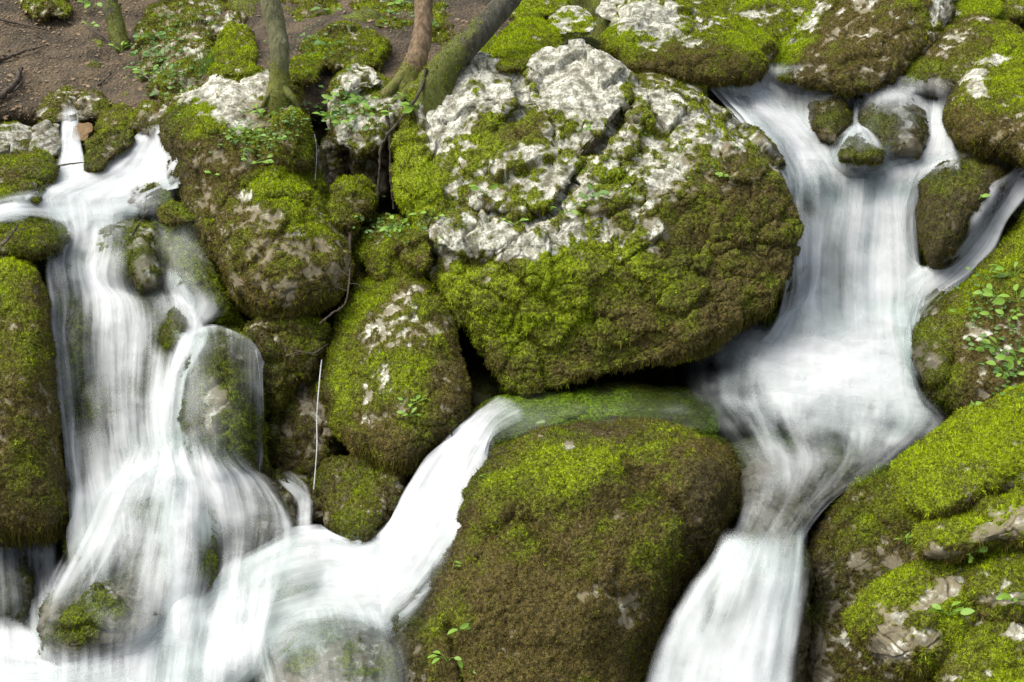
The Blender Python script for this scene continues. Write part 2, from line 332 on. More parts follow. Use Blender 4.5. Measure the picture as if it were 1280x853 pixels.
def fuzz(parent, V, F, N, mk, sel, px_d, rng, dens=1.0, lean=0.35):
    """short moss shoots over the mossy part of a rock: one mesh"""
    tri = np.concatenate([F[:, [0, 1, 2]], F[:, [0, 2, 3]]]); tri = tri[sel[tri].all(1)]
    if len(tri) == 0: return
    A, B, C = V[tri[:, 0]], V[tri[:, 1]], V[tri[:, 2]]
    ar = 0.5 * np.linalg.norm(np.cross(B - A, C - A), axis=1); m = mk[tri].mean(1)
    w = ar * sstep(0.38, 0.62, m[:, 0]) * (1 - 0.55 * np.clip(m[:, 3], 0, 1))
    n = int(min(w.sum() / (0.0050 ** 2) * dens * FUZZ, 90000))
    if n < 20: return
    i = rng.choice(len(tri), n, p=w / w.sum()); u = rng.rand(n, 2); fl = u.sum(1) > 1; u[fl] = 1 - u[fl]
    P = A[i] + (B - A)[i] * u[:, :1] + (C - A)[i] * u[:, 1:]; Nn = N[tri[i, 0]]; g = m[i, 1]; wet = np.clip(m[i, 3], 0, 1)
    pn = fbm(P, 22, 3, 3); pc = fbm(P, 75, 2, 43); g2 = g + 0.8 * pn + 0.5 * pc + rng.normal(0, 0.16, n)
    a = sstep(0, 0.5, g2)[:, None]; b = sstep(0.45, 1.0, g2)[:, None]
    c = np.array(BROWN) * (1 - a) + np.array(OLIVE) * a; c = c * (1 - b) + np.array(GREEN) * b
    c = c * (rng.uniform(0.45, 1.0, n) ** 1.5 * 2.0 * (1 - 0.6 * wet) * np.clip(1.0 + 1.6 * pc, 0.35, 1.9))[:, None]
    L = rng.uniform(0.005, 0.013, n) * np.clip(1 + 1.5 * pc, .4, 1.8) * (0.75 + 0.25 * np.clip(g, 0, 1)) ; under = np.clip(-Nn[:, 2] + 0.1, 0, 1); L = L * (1 + 1.5 * under * rng.rand(n))
    VV, CC = [], []
    for k in range(2):
        d = Nn * (1 - 0.5 * under[:, None]) + rng.normal(0, 0.55, (n, 3)); d[:, 2] += lean * (1 - under) - 1.6 * under
        d /= np.linalg.norm(d, axis=1)[:, None]; s = np.cross(d, rng.normal(size=(n, 3))); s /= np.linalg.norm(s, axis=1)[:, None]
        wd = (0.0011 + 0.0012 * rng.rand(n))[:, None]; b0 = P - Nn * 0.002
        VV.append(np.stack([b0 - s * wd, b0 + s * wd, b0 + d * L[:, None]], 1)); CC.append(np.stack([c * 0.8, c * 0.8, c * 1.15], 1))
    VV = np.concatenate(VV).reshape(-1, 3); CC = np.concatenate(CC).reshape(-1, 3); CC = np.hstack([CC, np.ones((len(CC), 1))])
    o = mesh_obj("moss", VV, np.arange(len(VV)).reshape(-1, 3), M_FUZZ, parent, CC, False, origin=ORG[parent.name])
    o['kind'] = 'stuff'; return o
NR = [0]
def rock(label, poly, off=0.05, T=None, Tb=None, moss=0.6, green=0.5, white=0.2, wet=0.0, up=0.5, ctr=None, paint=(), crease=(), bump=(),
         planes=(), lump=1.0, name="boulder", cat="boulder", group=None, ctrl=None, fz=1.0, e=0.75, kind=None, crack=0.0, wetline=None, flat=1.0, kink=0.08):
    NR[0] += 1; seed = NR[0] * 3; rng = np.random.RandomState(seed)
    P = np.array(poly, float)
    if ctr is None:
        x, y = P.T; x1, y1 = np.roll(x, -1), np.roll(y, -1); cr = x * y1 - x1 * y; A = cr.sum() / 2
        cx, cy = ((x + x1) * cr).sum() / (6 * A), ((y + y1) * cr).sum() / (6 * A)
    else: cx, cy = ctr
    R = radial(poly, cx, cy); Rm = R.mean()
    # rim plane from the slope
    if ctrl is None:
        xs, ys = P[:, 0], P[:, 1]; f = FD(xs, ys); Mx = np.stack([np.ones(len(xs)), xs - cx, ys - cy], -1)
        D0, bx, ay = np.linalg.lstsq(Mx, f, rcond=None)[0]; ay *= flat; D0 += off
    else: D0, bx, ay = ctrl
    mpp = D0 / FOC; T = Rm * mpp * 0.8 if T is None else T; Tb = Rm * mpp * 0.8 if Tb is None else Tb
    vis = min(P[:, 0].max(), 1300) - max(P[:, 0].min(), -20); vis2 = min(P[:, 1].max(), 870) - max(P[:, 1].min(), -20)
    n = int(np.clip(0.40 * max(2 * Rm, 10), 10, 190))
    S, F = cube_sphere(n)
    pol = np.arccos(np.clip(S[:, 2], -1, 1)); tt = pol / math.pi; pol = (tt + 0.35 * tt * (1 - tt) * -1.0) * math.pi
    th = np.arctan2(S[:, 1], S[:, 0]); r = np.sin(pol); c = np.cos(pol)
    ti = (th % (2 * math.pi)) / (2 * math.pi) * 720; i0 = ti.astype(int) % 720; fr = ti - np.floor(ti)
    Rt = R[i0] * (1 - fr) + R[(i0 + 1) % 720] * fr
    px = cx + r * Rt * np.cos(th); py = cy - r * Rt * np.sin(th)
    u, v = (px - cx) / Rm, (py - cy) / Rm
    bl = T * np.clip(c, 0, 1) ** e
    for (k0, ku, kv) in planes:       # facets: soft minimum with planes, in units of T
        pl = T * (k0 + ku * u + kv * v); kk = T * kink; h = np.clip(0.5 + 0.5 * (pl - bl) / kk, 0, 1)
        bl = pl * (1 - h) + bl * h - kk * h * (1 - h)
    front = c > 0
    dep = D0 + bx * (px - cx) + ay * (py - cy) + np.where(front, -bl, Tb * np.clip(-c, 0, 1) ** 0.8)
    for (x0, y0, rx, ry, rot, hh) in bump:
        a = math.radians(rot); dx, dy = px - x0, py - y0; q = ((dx * math.cos(a) + dy * math.sin(a)) / rx) ** 2 + ((-dx * math.sin(a) + dy * math.cos(a)) / ry) ** 2
        dep = dep - np.where(front, hh * np.exp(-q), 0)
    wob = fbm(np.stack([px, py, px * 0], -1) / 40.0, 1, 3, 9) * 14
    for (pts, wd, dp) in crease:
        dist = np.full(len(px), 1e9); pts = np.array(pts, float)
        for p, q in zip(pts[:-1], pts[1:]):
            d = q - p; t = np.clip(((px - p[0]) * d[0] + (py + wob - p[1]) * d[1]) / (d @ d), 0, 1)
            dist = np.minimum(dist, np.hypot(px - p[0] - t * d[0], py + wob - p[1] - t * d[1]))
        dep = dep + np.where(front, dp * np.exp(-(dist / wd) ** 2), 0)
    V = unp(px, py, dep); N = vnormals(V, F)
    if ((V - V.mean(0)) * N).sum() < 0: F = F[:, ::-1]; N = -N
    sz = Rm * mpp; sc_ = min(1.0, sz / 0.35)
    big = fbm(V, 2.2 / max(sz, 0.12), 3, seed) ; mid = fbm(V, 11, 4, seed + 5, True); fine = fbm(V, 45, 3, seed + 9)
    V = V + N * (lump * ((0.085 if lump != 1.0 or sz < 0.25 else 0.06) * sz * big + 0.020 * sc_ * mid * (1 - 0.5 * min(1, crack)) * (1.1 - 0.7 * moss) + 0.0025 * fine))[:, None]
    if crack > 0:
        Vw = V + 0.05 * np.stack([fbm(V, 7, 2, 31), fbm(V, 7, 2, 37), fbm(V, 7, 2, 41)], -1)
        Vw[:, 2] *= 1.5; w1, id1 = worley(Vw, 5.5, 3); w2, id2 = worley(Vw, 14, 8)
        V = V + N * (crack * (0.055 * (id1 - 0.5) * sstep(0, 0.07, w1) - 0.020 * (1 - sstep(0, 0.06, w1)) + 0.014 * (id2 - 0.5) * sstep(0, 0.12, w2) - 0.008 * (1 - sstep(0, 0.08, w2))))[:, None]
    N = vnormals(V, F)
    # masks
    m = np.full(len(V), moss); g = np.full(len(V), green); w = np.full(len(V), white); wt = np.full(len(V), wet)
    nz = N[:, 2]; ns = fbm(V, 5.0, 5, 77, gain=0.6); ns2 = fbm(V, 14.0, 4, 91, gain=0.6)
    g = g + up * 0.55 * (nz - 0.25) + 0.95 * ns + 0.45 * ns2 - 0.13; w = w + 0.55 * fbm(V, 7.0, 4, 55, gain=0.6) + 0.25 * nz
    m = m + 1.1 * ns2 + 0.6 * ns + 0.5 * fbm(V, 38, 3, 171)
    wx = px + 22 * fbm(V, 6, 3, 61); wy = py + 22 * fbm(V, 6, 3, 67)
    for pt in paint:
        (x0, y0, rx, ry, rot, dm, dg, dw) = pt[:8]; dwt = pt[8] if len(pt) > 8 else 0
        a = math.radians(rot); dx, dy = wx - x0, wy - y0; q = ((dx * math.cos(a) + dy * math.sin(a)) / rx) ** 2 + ((-dx * math.sin(a) + dy * math.cos(a)) / ry) ** 2
        k = np.exp(-q * q * 0.8); m = m + dm * k; g = g + dg * k; w = w + dw * k; wt = wt + dwt * k
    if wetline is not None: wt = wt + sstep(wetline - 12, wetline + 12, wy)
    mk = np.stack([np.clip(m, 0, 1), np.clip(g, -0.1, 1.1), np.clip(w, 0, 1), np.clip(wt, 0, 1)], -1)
    ms = sstep(0.4, 0.62, m)
    bil = np.abs(fbm(V, 28, 3, 15)); bil2 = np.abs(fbm(V, 70, 2, 19)); wc, _ = worley(V + 0.02 * fbm(V, 20, 2, 5)[:, None], 16, 4)
    V = V + N * (ms * (0.004 + 0.007 * fbm(V, 80, 3, 29) + 0.010 * fbm(V, 26, 3, 129) + 0.003 * bil * min(1, sc_ + 0.3) + 0.006 * bil2 + 0.003 * min(1, sc_ + 0.4) * sstep(0, 0.45, wc) * sstep(-0.2, 0.3, fbm(V, 4, 2, 88)) + 0.012 * fbm(V, 9, 3, 23)))[:, None]
    N = vnormals(V, F)
    base = np.array([V[:, 0].mean(), V[:, 1].mean(), V[:, 2].min()])
    o = mesh_obj(name, V, F, M_ROCK, None, mk, origin=base)
    tag(o, label, cat, group, kind)
    on = (px > -60) & (px < 1340) & (py > -60) & (py < 910) & (c > -0.25)
    if fz > 0: fuzz(o, V, F, N, mk, on, mpp, rng, fz)
    return o

def cr(P, t):
    """Catmull-Rom through rows of P at parameters t in 0..n-1"""
    n = len(P); i = np.clip(t.astype(int), 0, n - 2); f = (t - i)[:, None, None]
    g = lambda k: P[np.clip(k, 0, n - 1)]
    p0, p1, p2, p3 = g(i - 1), g(i), g(i + 1), g(i + 2)
    return 0.5 * (2 * p1 + (p2 - p0) * f + (2 * p0 - 5 * p1 + 4 * p2 - p3) * f ** 2 + (-p0 + 3 * p1 - 3 * p2 + p3) * f ** 3)
def tube(pts, r0, r1, sides=6, wob=0.0, seed=0):
    P = np.array(pts, float); n = len(P); T = np.gradient(P, axis=0); T /= np.linalg.norm(T, axis=1)[:, None]
    ref = np.array([0.0, 1.0, 0.1]) if abs(T[:, 1]).mean() < 0.8 else np.array([1.0, 0, 0])
    S = np.cross(T, ref); S /= np.linalg.norm(S, axis=1)[:, None]; B = np.cross(T, S)
    r = np.linspace(r0, r1, n) if np.isscalar(r0) else np.array(r0); V = []
    for k in range(sides):
        a = 2 * math.pi * k / sides; V.append(P + (S * math.cos(a) + B * math.sin(a)) * r[:, None])
    V = np.stack(V, 1).reshape(-1, 3); F = []
    for i in range(n - 1):
        for k in range(sides):
            F.append((i * sides + k, i * sides + (k + 1) % sides, (i + 1) * sides + (k + 1) % sides, (i + 1) * sides + k))
    return V, np.array(F)
def curve(ctrl, n):
    C = np.array(ctrl, float)[:, None, :]; return cr(C, np.linspace(0, len(C) - 1, n))[:, 0, :]
def strand(name, label, pts, r, mat, off=-0.2, kind=None, cat=None, group=None, d=None):
    P = np.array(pts, float); dd = (FD(P[:, 0], P[:, 1]) + off) if d is None else np.full(len(P), d)
    V, F = tube(curve(unp(P[:, 0], P[:, 1], dd), 6 * len(P)), r, r * 0.8)
    o = mesh_obj(name, V, F, mat, attrs={"flow": ('FLOAT_VECTOR', V * (2.0, 1.0, 5.0)), "dens": ('FLOAT', np.full(len(V), 0.40))})
    return tag(o, label, cat, group, kind)

# ------------------------------------------------------------------ the slope under everything
def grid_faces(nx, ny):
    i = np.arange(nx * ny).reshape(ny, nx)
    return np.stack([i[:-1, :-1], i[1:, :-1], i[1:, 1:], i[:-1, 1:]], -1).reshape(-1, 4)
gx = np.concatenate([np.arange(-1100, -60, 14), np.arange(-60, 1340, 4), np.arange(1340, 2400, 14)]).astype(float)
gy = np.concatenate([np.arange(-280, -40, 20), np.arange(-40, 900, 4), np.arange(900, 1500, 40)]).astype(float)
X, Y = np.meshgrid(gx, gy); X, Y = X.ravel(), Y.ravel()
off = 0.28 + 0.25 * sstep(560, 700, X) * sstep(380, 450, Y) + 0.12 * np.exp(-((X - 450) / 120) ** 2 - ((Y - 300) / 130) ** 2)
D = FD(X, Y) + off
V = unp(X, Y, D); F = grid_faces(len(gx), len(gy)); N = vnormals(V, F)
if N[:, 2].mean() < 0: F = F[:, ::-1]; N = -N
b1 = fbm(V, 1.6, 4, 201); w1, id1 = worley(V + 0.1 * np.stack([b1, b1, b1], -1), 3.0, 5); w2, id2 = worley(V, 8.0, 9)
V = V + N * (0.10 * b1 + 0.22 * (id1 - 0.5) * sstep(0, 0.25, w1) + 0.06 * (id2 - 0.5) * sstep(0, 0.25, w2) + 0.02 * fbm(V, 14, 4, 209))[:, None]
N = vnormals(V, F)
mk = np.stack([np.clip(0.45 + 0.8 * fbm(V, 4, 4, 33) + 0.4 * N[:, 2] - 0.25 * sstep(300, 450, Y), 0, 1), np.clip(0.15 + 0.4 * N[:, 2] + 0.5 * fbm(V, 3, 3, 35), 0, 1),
               np.clip(0.1 + 0.3 * fbm(V, 5, 3, 37), 0, 1), np.clip(0.25 + 0.5 * sstep(180, 320, Y), 0, 1)], -1)
hill = tag(mesh_obj("hillside", V, F, M_ROCK, None, mk, origin=(0, 6, 0)), kind="structure")
hill['label'] = "dark wet rocky hillside between and behind the boulders"

gx = np.arange(-700, 1500, 6.0); gy = np.arange(-260, 240, 5.0)
X, Y = np.meshgrid(gx, gy); X, Y = X.ravel(), Y.ravel()
D = FD(X, Y) + 0.02 + 0.9 * sstep(120, 190, Y + 0 * X) ** 2 + 0.5 * sstep(600, 760, X)
V = unp(X, Y, D); F = grid_faces(len(gx), len(gy)); N = vnormals(V, F)
if N[:, 2].mean() < 0: F = F[:, ::-1]; N = -N
V = V + N * (0.07 * fbm(V, 1.7, 4, 301) + 0.03 * fbm(V, 6, 5, 305) + 0.012 * fbm(V, 30, 3, 309))[:, None]
soilo = tag(mesh_obj("forest_floor", V, F, M_SOIL, origin=(0, 7, 0.6)), kind="structure")
soilo['label'] = "bare brown soil of the forest floor above the stream"

# ------------------------------------------------------------------ boulders: (dm, dg, dw, dwet) paint as x, y, rx, ry, rot, moss, green, white, wet
GL, GM, GR, GT = "rocks in and beside the left cascade", "rocks between the two cascades", "rocks in and beside the right cascade", "rocks on the slope at the top"
BIG = rock("huge pale limestone boulder, largest of all, with white bare top and mossy underside",
 [(548,86),(590,77),(640,90),(665,72),(695,52),(728,47),(762,66),(790,98),(832,108),(885,132),(930,163),(966,200),(990,240),(1002,290),(992,345),(958,388),(915,405),(888,430),(840,452),(780,465),(715,477),(650,495),(632,470),(612,434),(590,402),(562,372),(545,335),(535,305),(520,262),(498,225),(492,190),(498,150),(512,115)],
 ctrl=(5.82, -0.0002, -0.00165), T=0.46, Tb=0.55, ctr=(748, 275), moss=0.46, green=0.42, white=0.60, up=0.35, group=GM, crack=1.0, lump=0.8,
 kink=0.03, planes=[(0.84, 0.28, 0.50), (0.88, -0.28, 0.42), (0.98, -0.60, -0.22), (1.04, 0.05, -0.85), (1.0, 0.42, -0.28), (0.78, 0.0, 0.02)],
 bump=[(620,110,70,35,10,0.10),(725,100,60,50,50,0.06),(600,290,70,40,0,0.05),(520,215,30,60,0,0.05),(900,210,70,60,30,0.05),(530,235,22,22,0,0.07)],
 crease=[([(790,135),(735,200),(700,260),(665,270)],6,0.11),([(650,90),(660,130),(640,150)],8,0.07),([(540,320),(620,330),(700,390),(770,400)],8,0.05),([(760,230),(840,250),(900,330)],9,0.03),([(660,270),(610,260),(560,250)],5,0.04)],
 paint=[(512,185,30,95,-8,0.6,0.35,-0.5),(531,238,22,24,0,0.8,0.6,-0.5),(660,440,120,70,-10,0.8,0.0,-0.8),(800,420,190,60,-8,0.8,-0.08,-0.8),(930,310,95,110,0,0.6,-0.22,-0.9),(760,335,100,35,-10,0.3,0.35,-0.2),(860,225,110,45,20,-0.15,0,0.0),(800,300,80,20,-15,-0.2,0,0.0),(690,375,60,14,-20,-0.3,0,0.05),(620,210,60,60,20,0.12,0,-0.1),(700,230,60,40,0,-0.2,0,0.1),
        (650,380,40,40,0,0.4,0.3,-0.2),(720,90,60,42,50,-0.9,0,0.55),(610,110,70,30,10,-0.3,0,0.25),(560,150,35,40,60,-0.4,0,0.4),(640,165,60,25,0,0.4,0.0,-0.1),(620,305,60,22,0,-0.5,0,0.4),(700,300,60,20,-15,-0.3,0,0.3),
        (860,150,60,25,25,-0.2,0,0.0),(770,250,70,60,0,0.18,0.1,-0.1),(580,380,28,45,0,0.4,0.3,-0.3),(700,330,50,20,-20,0.4,0.4,-0.3),(640,335,70,12,15,0.4,0.0,-0.4),(850,370,110,60,-10,0.3,-0.1,-0.3),(690,410,110,25,-5,0.2,0.35,-0.3)])
MID = rock("egg shaped mossy boulder leaning against the lower left side of the huge pale boulder",
 [(490,337),(530,343),(552,370),(565,405),(572,445),(584,485),(584,515),(568,540),(545,560),(515,585),(485,588),(445,562),(418,530),(400,490),(403,440),(425,400),(450,358)],
 off=-0.02, T=0.34, moss=0.76, green=0.34, white=0.38, up=0.5, group=GM, crack=0.35, planes=[(1.0,0.45,0.15)],
 paint=[(500,410,55,30,-10,-0.28,-0.1,-0.1),(465,480,30,22,0,-0.22,0,0.0),(460,370,45,25,-30,0.4,0.4,-0.3),(425,470,22,90,0,0.4,0.25,-0.4),(490,560,70,30,0,0.3,-0.35,-0.4),(570,490,30,60,0,0.1,-0.4,-0.4),(500,470,40,25,0,0.2,0.4,0)])
LEFTB = rock("tall brown mossy boulder under the standing green tree trunk",
 [(200,152),(232,118),(268,95),(325,86),(372,108),(383,150),(395,205),(412,255),(437,305),(440,340),(420,375),(372,396),(322,396),(290,372),(266,325),(238,288),(217,245),(212,200)],
 off=-0.05, T=0.36, ctr=(318,245), moss=0.66, green=0.22, white=0.12, up=0.8, group=GL, crack=0.5, kink=0.04, planes=[(0.95,0.0,0.35),(1.15,0.3,-0.6),(0.95,0.35,0.0),(1.0,-0.5,0.1)],
 bump=[(345,330,75,50,30,0.12),(250,170,50,50,0,0.08)], crease=[([(300,240),(340,210),(395,220)],9,0.04),([(360,280),(330,320),(300,340)],6,0.03),([(250,215),(270,290)],7,0.03)],
 paint=[(262,118,55,20,0,-0.8,0,0.85),(285,150,32,18,25,-0.7,0,0.75),(330,100,45,14,0,-0.6,0,0.75),(245,145,35,30,0,0.5,0.3,-0.3),(340,340,60,45,0,-0.05,-0.2,-0.45),(270,220,60,60,0,0.1,-0.3,-0.2),(395,260,45,45,40,0.2,0.4,0.1),(340,235,50,20,-10,0.3,0.4,0),(310,240,14,10,0,-0.8,0,0.9),(360,380,60,14,0,0.3,0.1,-0.4),(400,340,30,50,20,-0.1,-0.1,-0.1)])
FRONT = rock("big rounded brown mossy boulder in the bottom middle between two streams",
 [(578,610),(592,580),(620,557),(668,542),(735,531),(800,530),(850,533),(890,546),(918,565),(926,600),(918,640),(898,680),(862,722),(835,760),(815,815),(800,880),(780,980),(660,1010),(560,960),(500,880),(498,800),(515,750),(548,700),(572,660)],
 ctrl=(4.99, 0.0, -0.00118), T=0.50, Tb=0.4, ctr=(700,700), moss=0.98, green=0.03, white=-0.1, up=0.42, group=GM, crack=0.18, lump=0.9,
 planes=[(0.95,0.0,0.35)], bump=[(720,610,80,40,-10,0.07),(760,770,60,50,0,0.05)],
 crease=[([(600,700),(640,650),(700,700),(790,760)],12,0.04),([(800,600),(850,640),(870,690)],12,0.05),([(560,780),(580,860)],6,0.04)],
 paint=[(690,590,70,42,-15,0.4,0.6,-0.4),(745,585,50,26,0,0.3,0.45,0),(825,550,50,14,0,0.2,0.45,0),(660,690,30,12,-30,0,0.3,0),(800,630,50,10,-40,0,0.35,0),(610,600,35,40,0,0.2,0.1,0),(760,755,50,30,20,-0.5,-0.1,0.15),(690,750,90,90,0,0.1,-0.22,0),(880,640,35,60,20,0.1,-0.15,-0.4,0.6),(860,720,30,50,30,0.1,0.05,-0.4,0.5),(700,530,130,20,0,-0.3,0.0,-0.3,0.5),(755,690,60,25,-20,0.1,0.3,0),(830,680,30,60,20,0.1,0.15,0),(705,557,14,9,0,-0.9,0,0.8),(600,640,30,40,0,0,0.15,0)])
rock("dark brown lobe rock at the left foot of the big bottom middle boulder, touching foam",
 [(486,766),(505,745),(540,728),(566,735),(578,765),(583,810),(580,870),(570,950),(520,960),(495,880),(490,820)], ctrl=(4.74,0,-0.0011), T=0.25, moss=0.75, green=0.08, white=0.1, wet=0.45, up=0.3, group=GM,
 paint=[(500,760,25,30,0,0,0.1,0.2,0.2)])
# right bank
rock("long mossy bank boulder filling the bottom right corner below the bright moss ledges",
 [(1000,760),(1008,690),(1030,648),(1062,612),(1115,580),(1180,560),(1300,560),(1420,600),(1480,760),(1450,950),(1250,1020),(1080,1000),(1000,930),(990,850)],
 ctrl=(4.86,-0.0002,-0.0012), T=0.42, ctr=(1200,780), moss=0.75, green=0.15, white=0.25, up=0.6, group=GR, crack=0.4, planes=[(0.9,0.1,0.3),(1.0,0.6,0.1)],
 paint=[(1085,640,50,45,-30,0.2,0.25,-0.2,0.1),(1075,730,60,40,-30,-0.3,-0.2,-0.3,0.55),(1015,780,20,90,0,-0.2,-0.1,-0.4,0.8),(1100,820,70,60,0,-0.1,-0.1,0.1),(1060,600,25,12,-30,-0.5,0,0.3)])
rock("broad bright green moss ledge rock at the right edge, above the other bright moss ledges",
 [(1115,588),(1130,565),(1165,545),(1210,515),(1260,490),(1330,465),(1420,480),(1450,560),(1380,625),(1290,622),(1240,625),(1195,645),(1160,650),(1130,625)], off=-0.22, T=0.30, moss=0.95, green=0.72, white=0.3, up=0.6, group=GR, crack=0.3,
 paint=[(1190,640,60,12,-10,-0.2,-0.5,0),(1270,610,30,14,-20,-0.5,0,0.0)],crease=[([(1120,590),(1170,640)],8,0.02)])
rock("narrow bright moss ledge rock directly under the broad bright moss ledge",
 [(1140,665),(1170,648),(1215,632),(1260,612),(1320,595),(1380,640),(1350,690),(1290,690),(1240,686),(1190,700),(1150,695)], off=-0.26, T=0.22, moss=0.9, green=0.62, white=0.25, up=0.6, group=GR, crack=0.5,
 paint=[(1270,650,45,22,-15,-0.65,0,-0.1),(1200,655,40,8,-10,-0.3,0,0.0),(1170,690,40,10,0,-0.3,-0.4,-0.2)])
rock("mossy ledge rock with a bare grey patch in its middle, lower right",
 [(1058,770),(1075,745),(1110,720),(1150,705),(1195,700),(1235,712),(1250,745),(1230,790),(1200,830),(1160,850),(1110,835),(1075,800)], off=-0.16, T=0.2, moss=0.85, green=0.66, white=0.22, up=0.6, group=GR, crack=0.5,
 paint=[(1170,740,32,14,-20,-0.7,0,-0.1),(1120,805,60,20,-10,-0.4,-0.3,-0.1),(1130,770,9,7,0,-0.8,0,0.6)])
rock("bright green moss ledge rock at right edge beside the ledge with bare grey patch",
 [(1200,710),(1240,690),(1300,685),(1370,700),(1390,760),(1330,790),(1270,785),(1225,775),(1205,745)], off=-0.22, T=0.2, moss=0.9, green=0.55, white=0.2, up=0.6, group=GR, crack=0.4, paint=[(1265,752,40,8,0,-0.9,-0.2,-0.1)])
rock("bright green mossy rock in the very bottom right corner",
 [(1180,820),(1195,790),(1225,768),(1270,762),(1340,765),(1400,830),(1390,930),(1280,960),(1200,930),(1172,870)], off=-0.18, T=0.25, moss=0.92, green=0.64, white=0.4, up=0.6, group=GR, crack=0.4, paint=[(1265,780,25,9,30,-0.9,0,0.2),(1185,800,10,40,10,-0.7,-0.3,0)])
rock("brown and green mossy bank boulder with ivy at the right edge beside the pool",
 [(1150,497),(1178,462),(1168,420),(1190,372),(1222,345),(1255,305),(1290,262),(1400,210),(1470,330),(1450,480),(1350,540),(1260,545),(1190,525)],
 ctrl=(5.62,-0.0006,-0.0021), T=0.33, ctr=(1290,410), moss=0.8, green=0.18, white=0.3, up=0.5, group=GR, crack=0.3, planes=[(0.9,0.3,0.3)],
 paint=[(1195,375,50,18,-35,0.2,0.5,-0.2),(1270,280,30,50,30,0.2,0.5,-0.2),(1180,480,25,40,20,0.2,0.3,-0.2),(1240,440,60,60,0,0,-0.15,0),(1190,500,60,18,10,0,-0.2,-0.2,0.35)])
rock("wet dark green rock between the pool foam and the ivy bank",
 [(1138,440),(1150,395),(1170,362),(1200,354),(1215,375),(1200,430),(1180,480),(1160,482),(1142,462)], off=-0.02, T=0.2, moss=0.75, green=0.4, white=0.1, wet=0.35, group=GR, paint=[(1190,370,30,18,0,0.3,0.3,0,-0.3),(1150,450,20,30,0,-0.3,0,0,0.5)])
rock("dark wet rounded rock beside the right waterfall, below the small side fall",
 [(1148,262),(1152,228),(1180,204),(1215,198),(1248,208),(1260,228),(1240,262),(1218,290),(1192,325),(1165,332),(1150,300)], off=-0.12, T=0.26, moss=0.85, green=0.0, white=0.0, wet=0.6, up=0.6, group=GR, paint=[(1195,225,35,16,0,0.2,0.2,0,-0.35)])
rock("large overhanging dark boulder at the top, with a bright moss edge on its left",
 [(953,88),(975,48),(1005,18),(1050,-20),(1110,-60),(1180,-70),(1195,-10),(1186,30),(1160,62),(1125,92),(1095,117),(1060,114),(1015,106),(975,100)],
 off=-0.18, T=0.40, moss=0.7, green=0.06, white=0.35, up=0.5, group=GR, crack=0.45, planes=[(0.8,0.75,0.55),(1.05,0.0,-0.65)],
 paint=[(985,60,22,60,35,0.3,0.9,-0.2),(1010,28,45,9,-42,-0.8,0,0.8),(1050,50,50,40,0,0,-0.1,-0.2),(1090,80,80,40,0,0.1,-0.1,-0.3),(1180,0,14,60,0,-0.5,0,0.2)], crease=[([(960,95),(1000,50),(1060,0)],5,0.05)])
rock("olive mossy rock sloping down behind the wide right boulder at the top of the fall",
 [(1108,112),(1122,85),(1150,58),(1180,32),(1215,22),(1262,30),(1300,60),(1290,110),(1230,122),(1160,122)], off=-0.1, T=0.28, moss=0.75, green=0.3, white=0.2, group=GR, crack=0.2, paint=[(1190,55,30,14,-30,-0.3,-0.4,0.1),(1150,90,35,20,-30,0.2,0.2,0)])
rock("big green topped boulder at the right edge, standing over the upper fall",
 [(1183,150),(1186,125),(1200,95),(1225,68),(1262,48),(1320,38),(1390,80),(1400,160),(1340,215),(1290,218),(1262,195),(1232,190),(1205,180)], off=-0.22, T=0.36, moss=0.85, green=0.42, white=0.4, up=0.8, group=GR, crack=0.35,
 planes=[(0.9,0.1,0.5),(1.1,0.1,-0.5)], paint=[(1245,72,18,10,0,-0.7,0,0.1),(1223,102,16,13,0,-0.7,0,0.2),(1230,165,60,35,10,0,-0.45,-0.3),(1270,90,40,20,0,0.2,0.3,0)])
rock("small dark rock tucked under the big green topped boulder at the right edge", ell(1228,203,38,16,12), off=-0.08, moss=0.4, green=0.1, white=0.1, wet=0.5, group=GR)
rock("bright moss rock behind the overhanging dark boulder, top right", ell(1212,6,34,34,20), off=-0.05, moss=0.95, green=0.8, white=0.3, group=GT, paint=[(1188,15,8,30,0,-0.8,0,0.6)])
rock("dark mossy rock in the top right corner of the slope", ell(1262,4,42,22,0), off=0.1, moss=0.8, green=0.5, white=0.2, group=GT)
# upper right terrace
rock("dark brown mossy rock splitting the water at the top of the right fall", [(1012,130),(1030,118),(1052,120),(1064,140),(1062,165),(1045,182),(1028,175),(1014,155)], off=-0.14, T=0.16, moss=0.7, green=0.05, white=0.0, wet=0.5, up=0.6, group=GR)
rock("rounded rock under a glassy film of water at the top of the right fall", [(1072,140),(1085,122),(1110,115),(1140,118),(1158,140),(1160,170),(1152,194),(1120,197),(1090,190),(1075,165)], off=-0.12, T=0.2, moss=0.5, green=0.15, white=0.0, wet=0.8, up=0.5, group=GR, paint=[(1100,160,20,28,0,0.3,0.2,0,-0.2)])
rock("little green moss capped rock in the middle of the upper right rapids", [(1050,190),(1057,176),(1075,170),(1095,175),(1106,190),(1100,201),(1072,203),(1052,200)], off=-0.25, T=0.1, moss=0.85, green=0.45, white=0.0, wet=0.2, group=GR)
rock("submerged ledge carrying the main right waterfall", [(955,250),(975,205),(1060,196),(1150,200),(1160,260),(1158,340),(1150,400),(1060,420),(960,410),(948,330)], off=0.10, T=0.1, moss=0.7, green=0.6, white=0.3, wet=0.2, up=0.2, group=GR, fz=0.3)
rock("submerged rounded boss behind the water on the left of the main right fall", ell(1025,285,34,75,-4), off=-0.02, T=0.14, moss=0.55, green=0.5, white=0.2, wet=0.55, group=GR, fz=0.3)
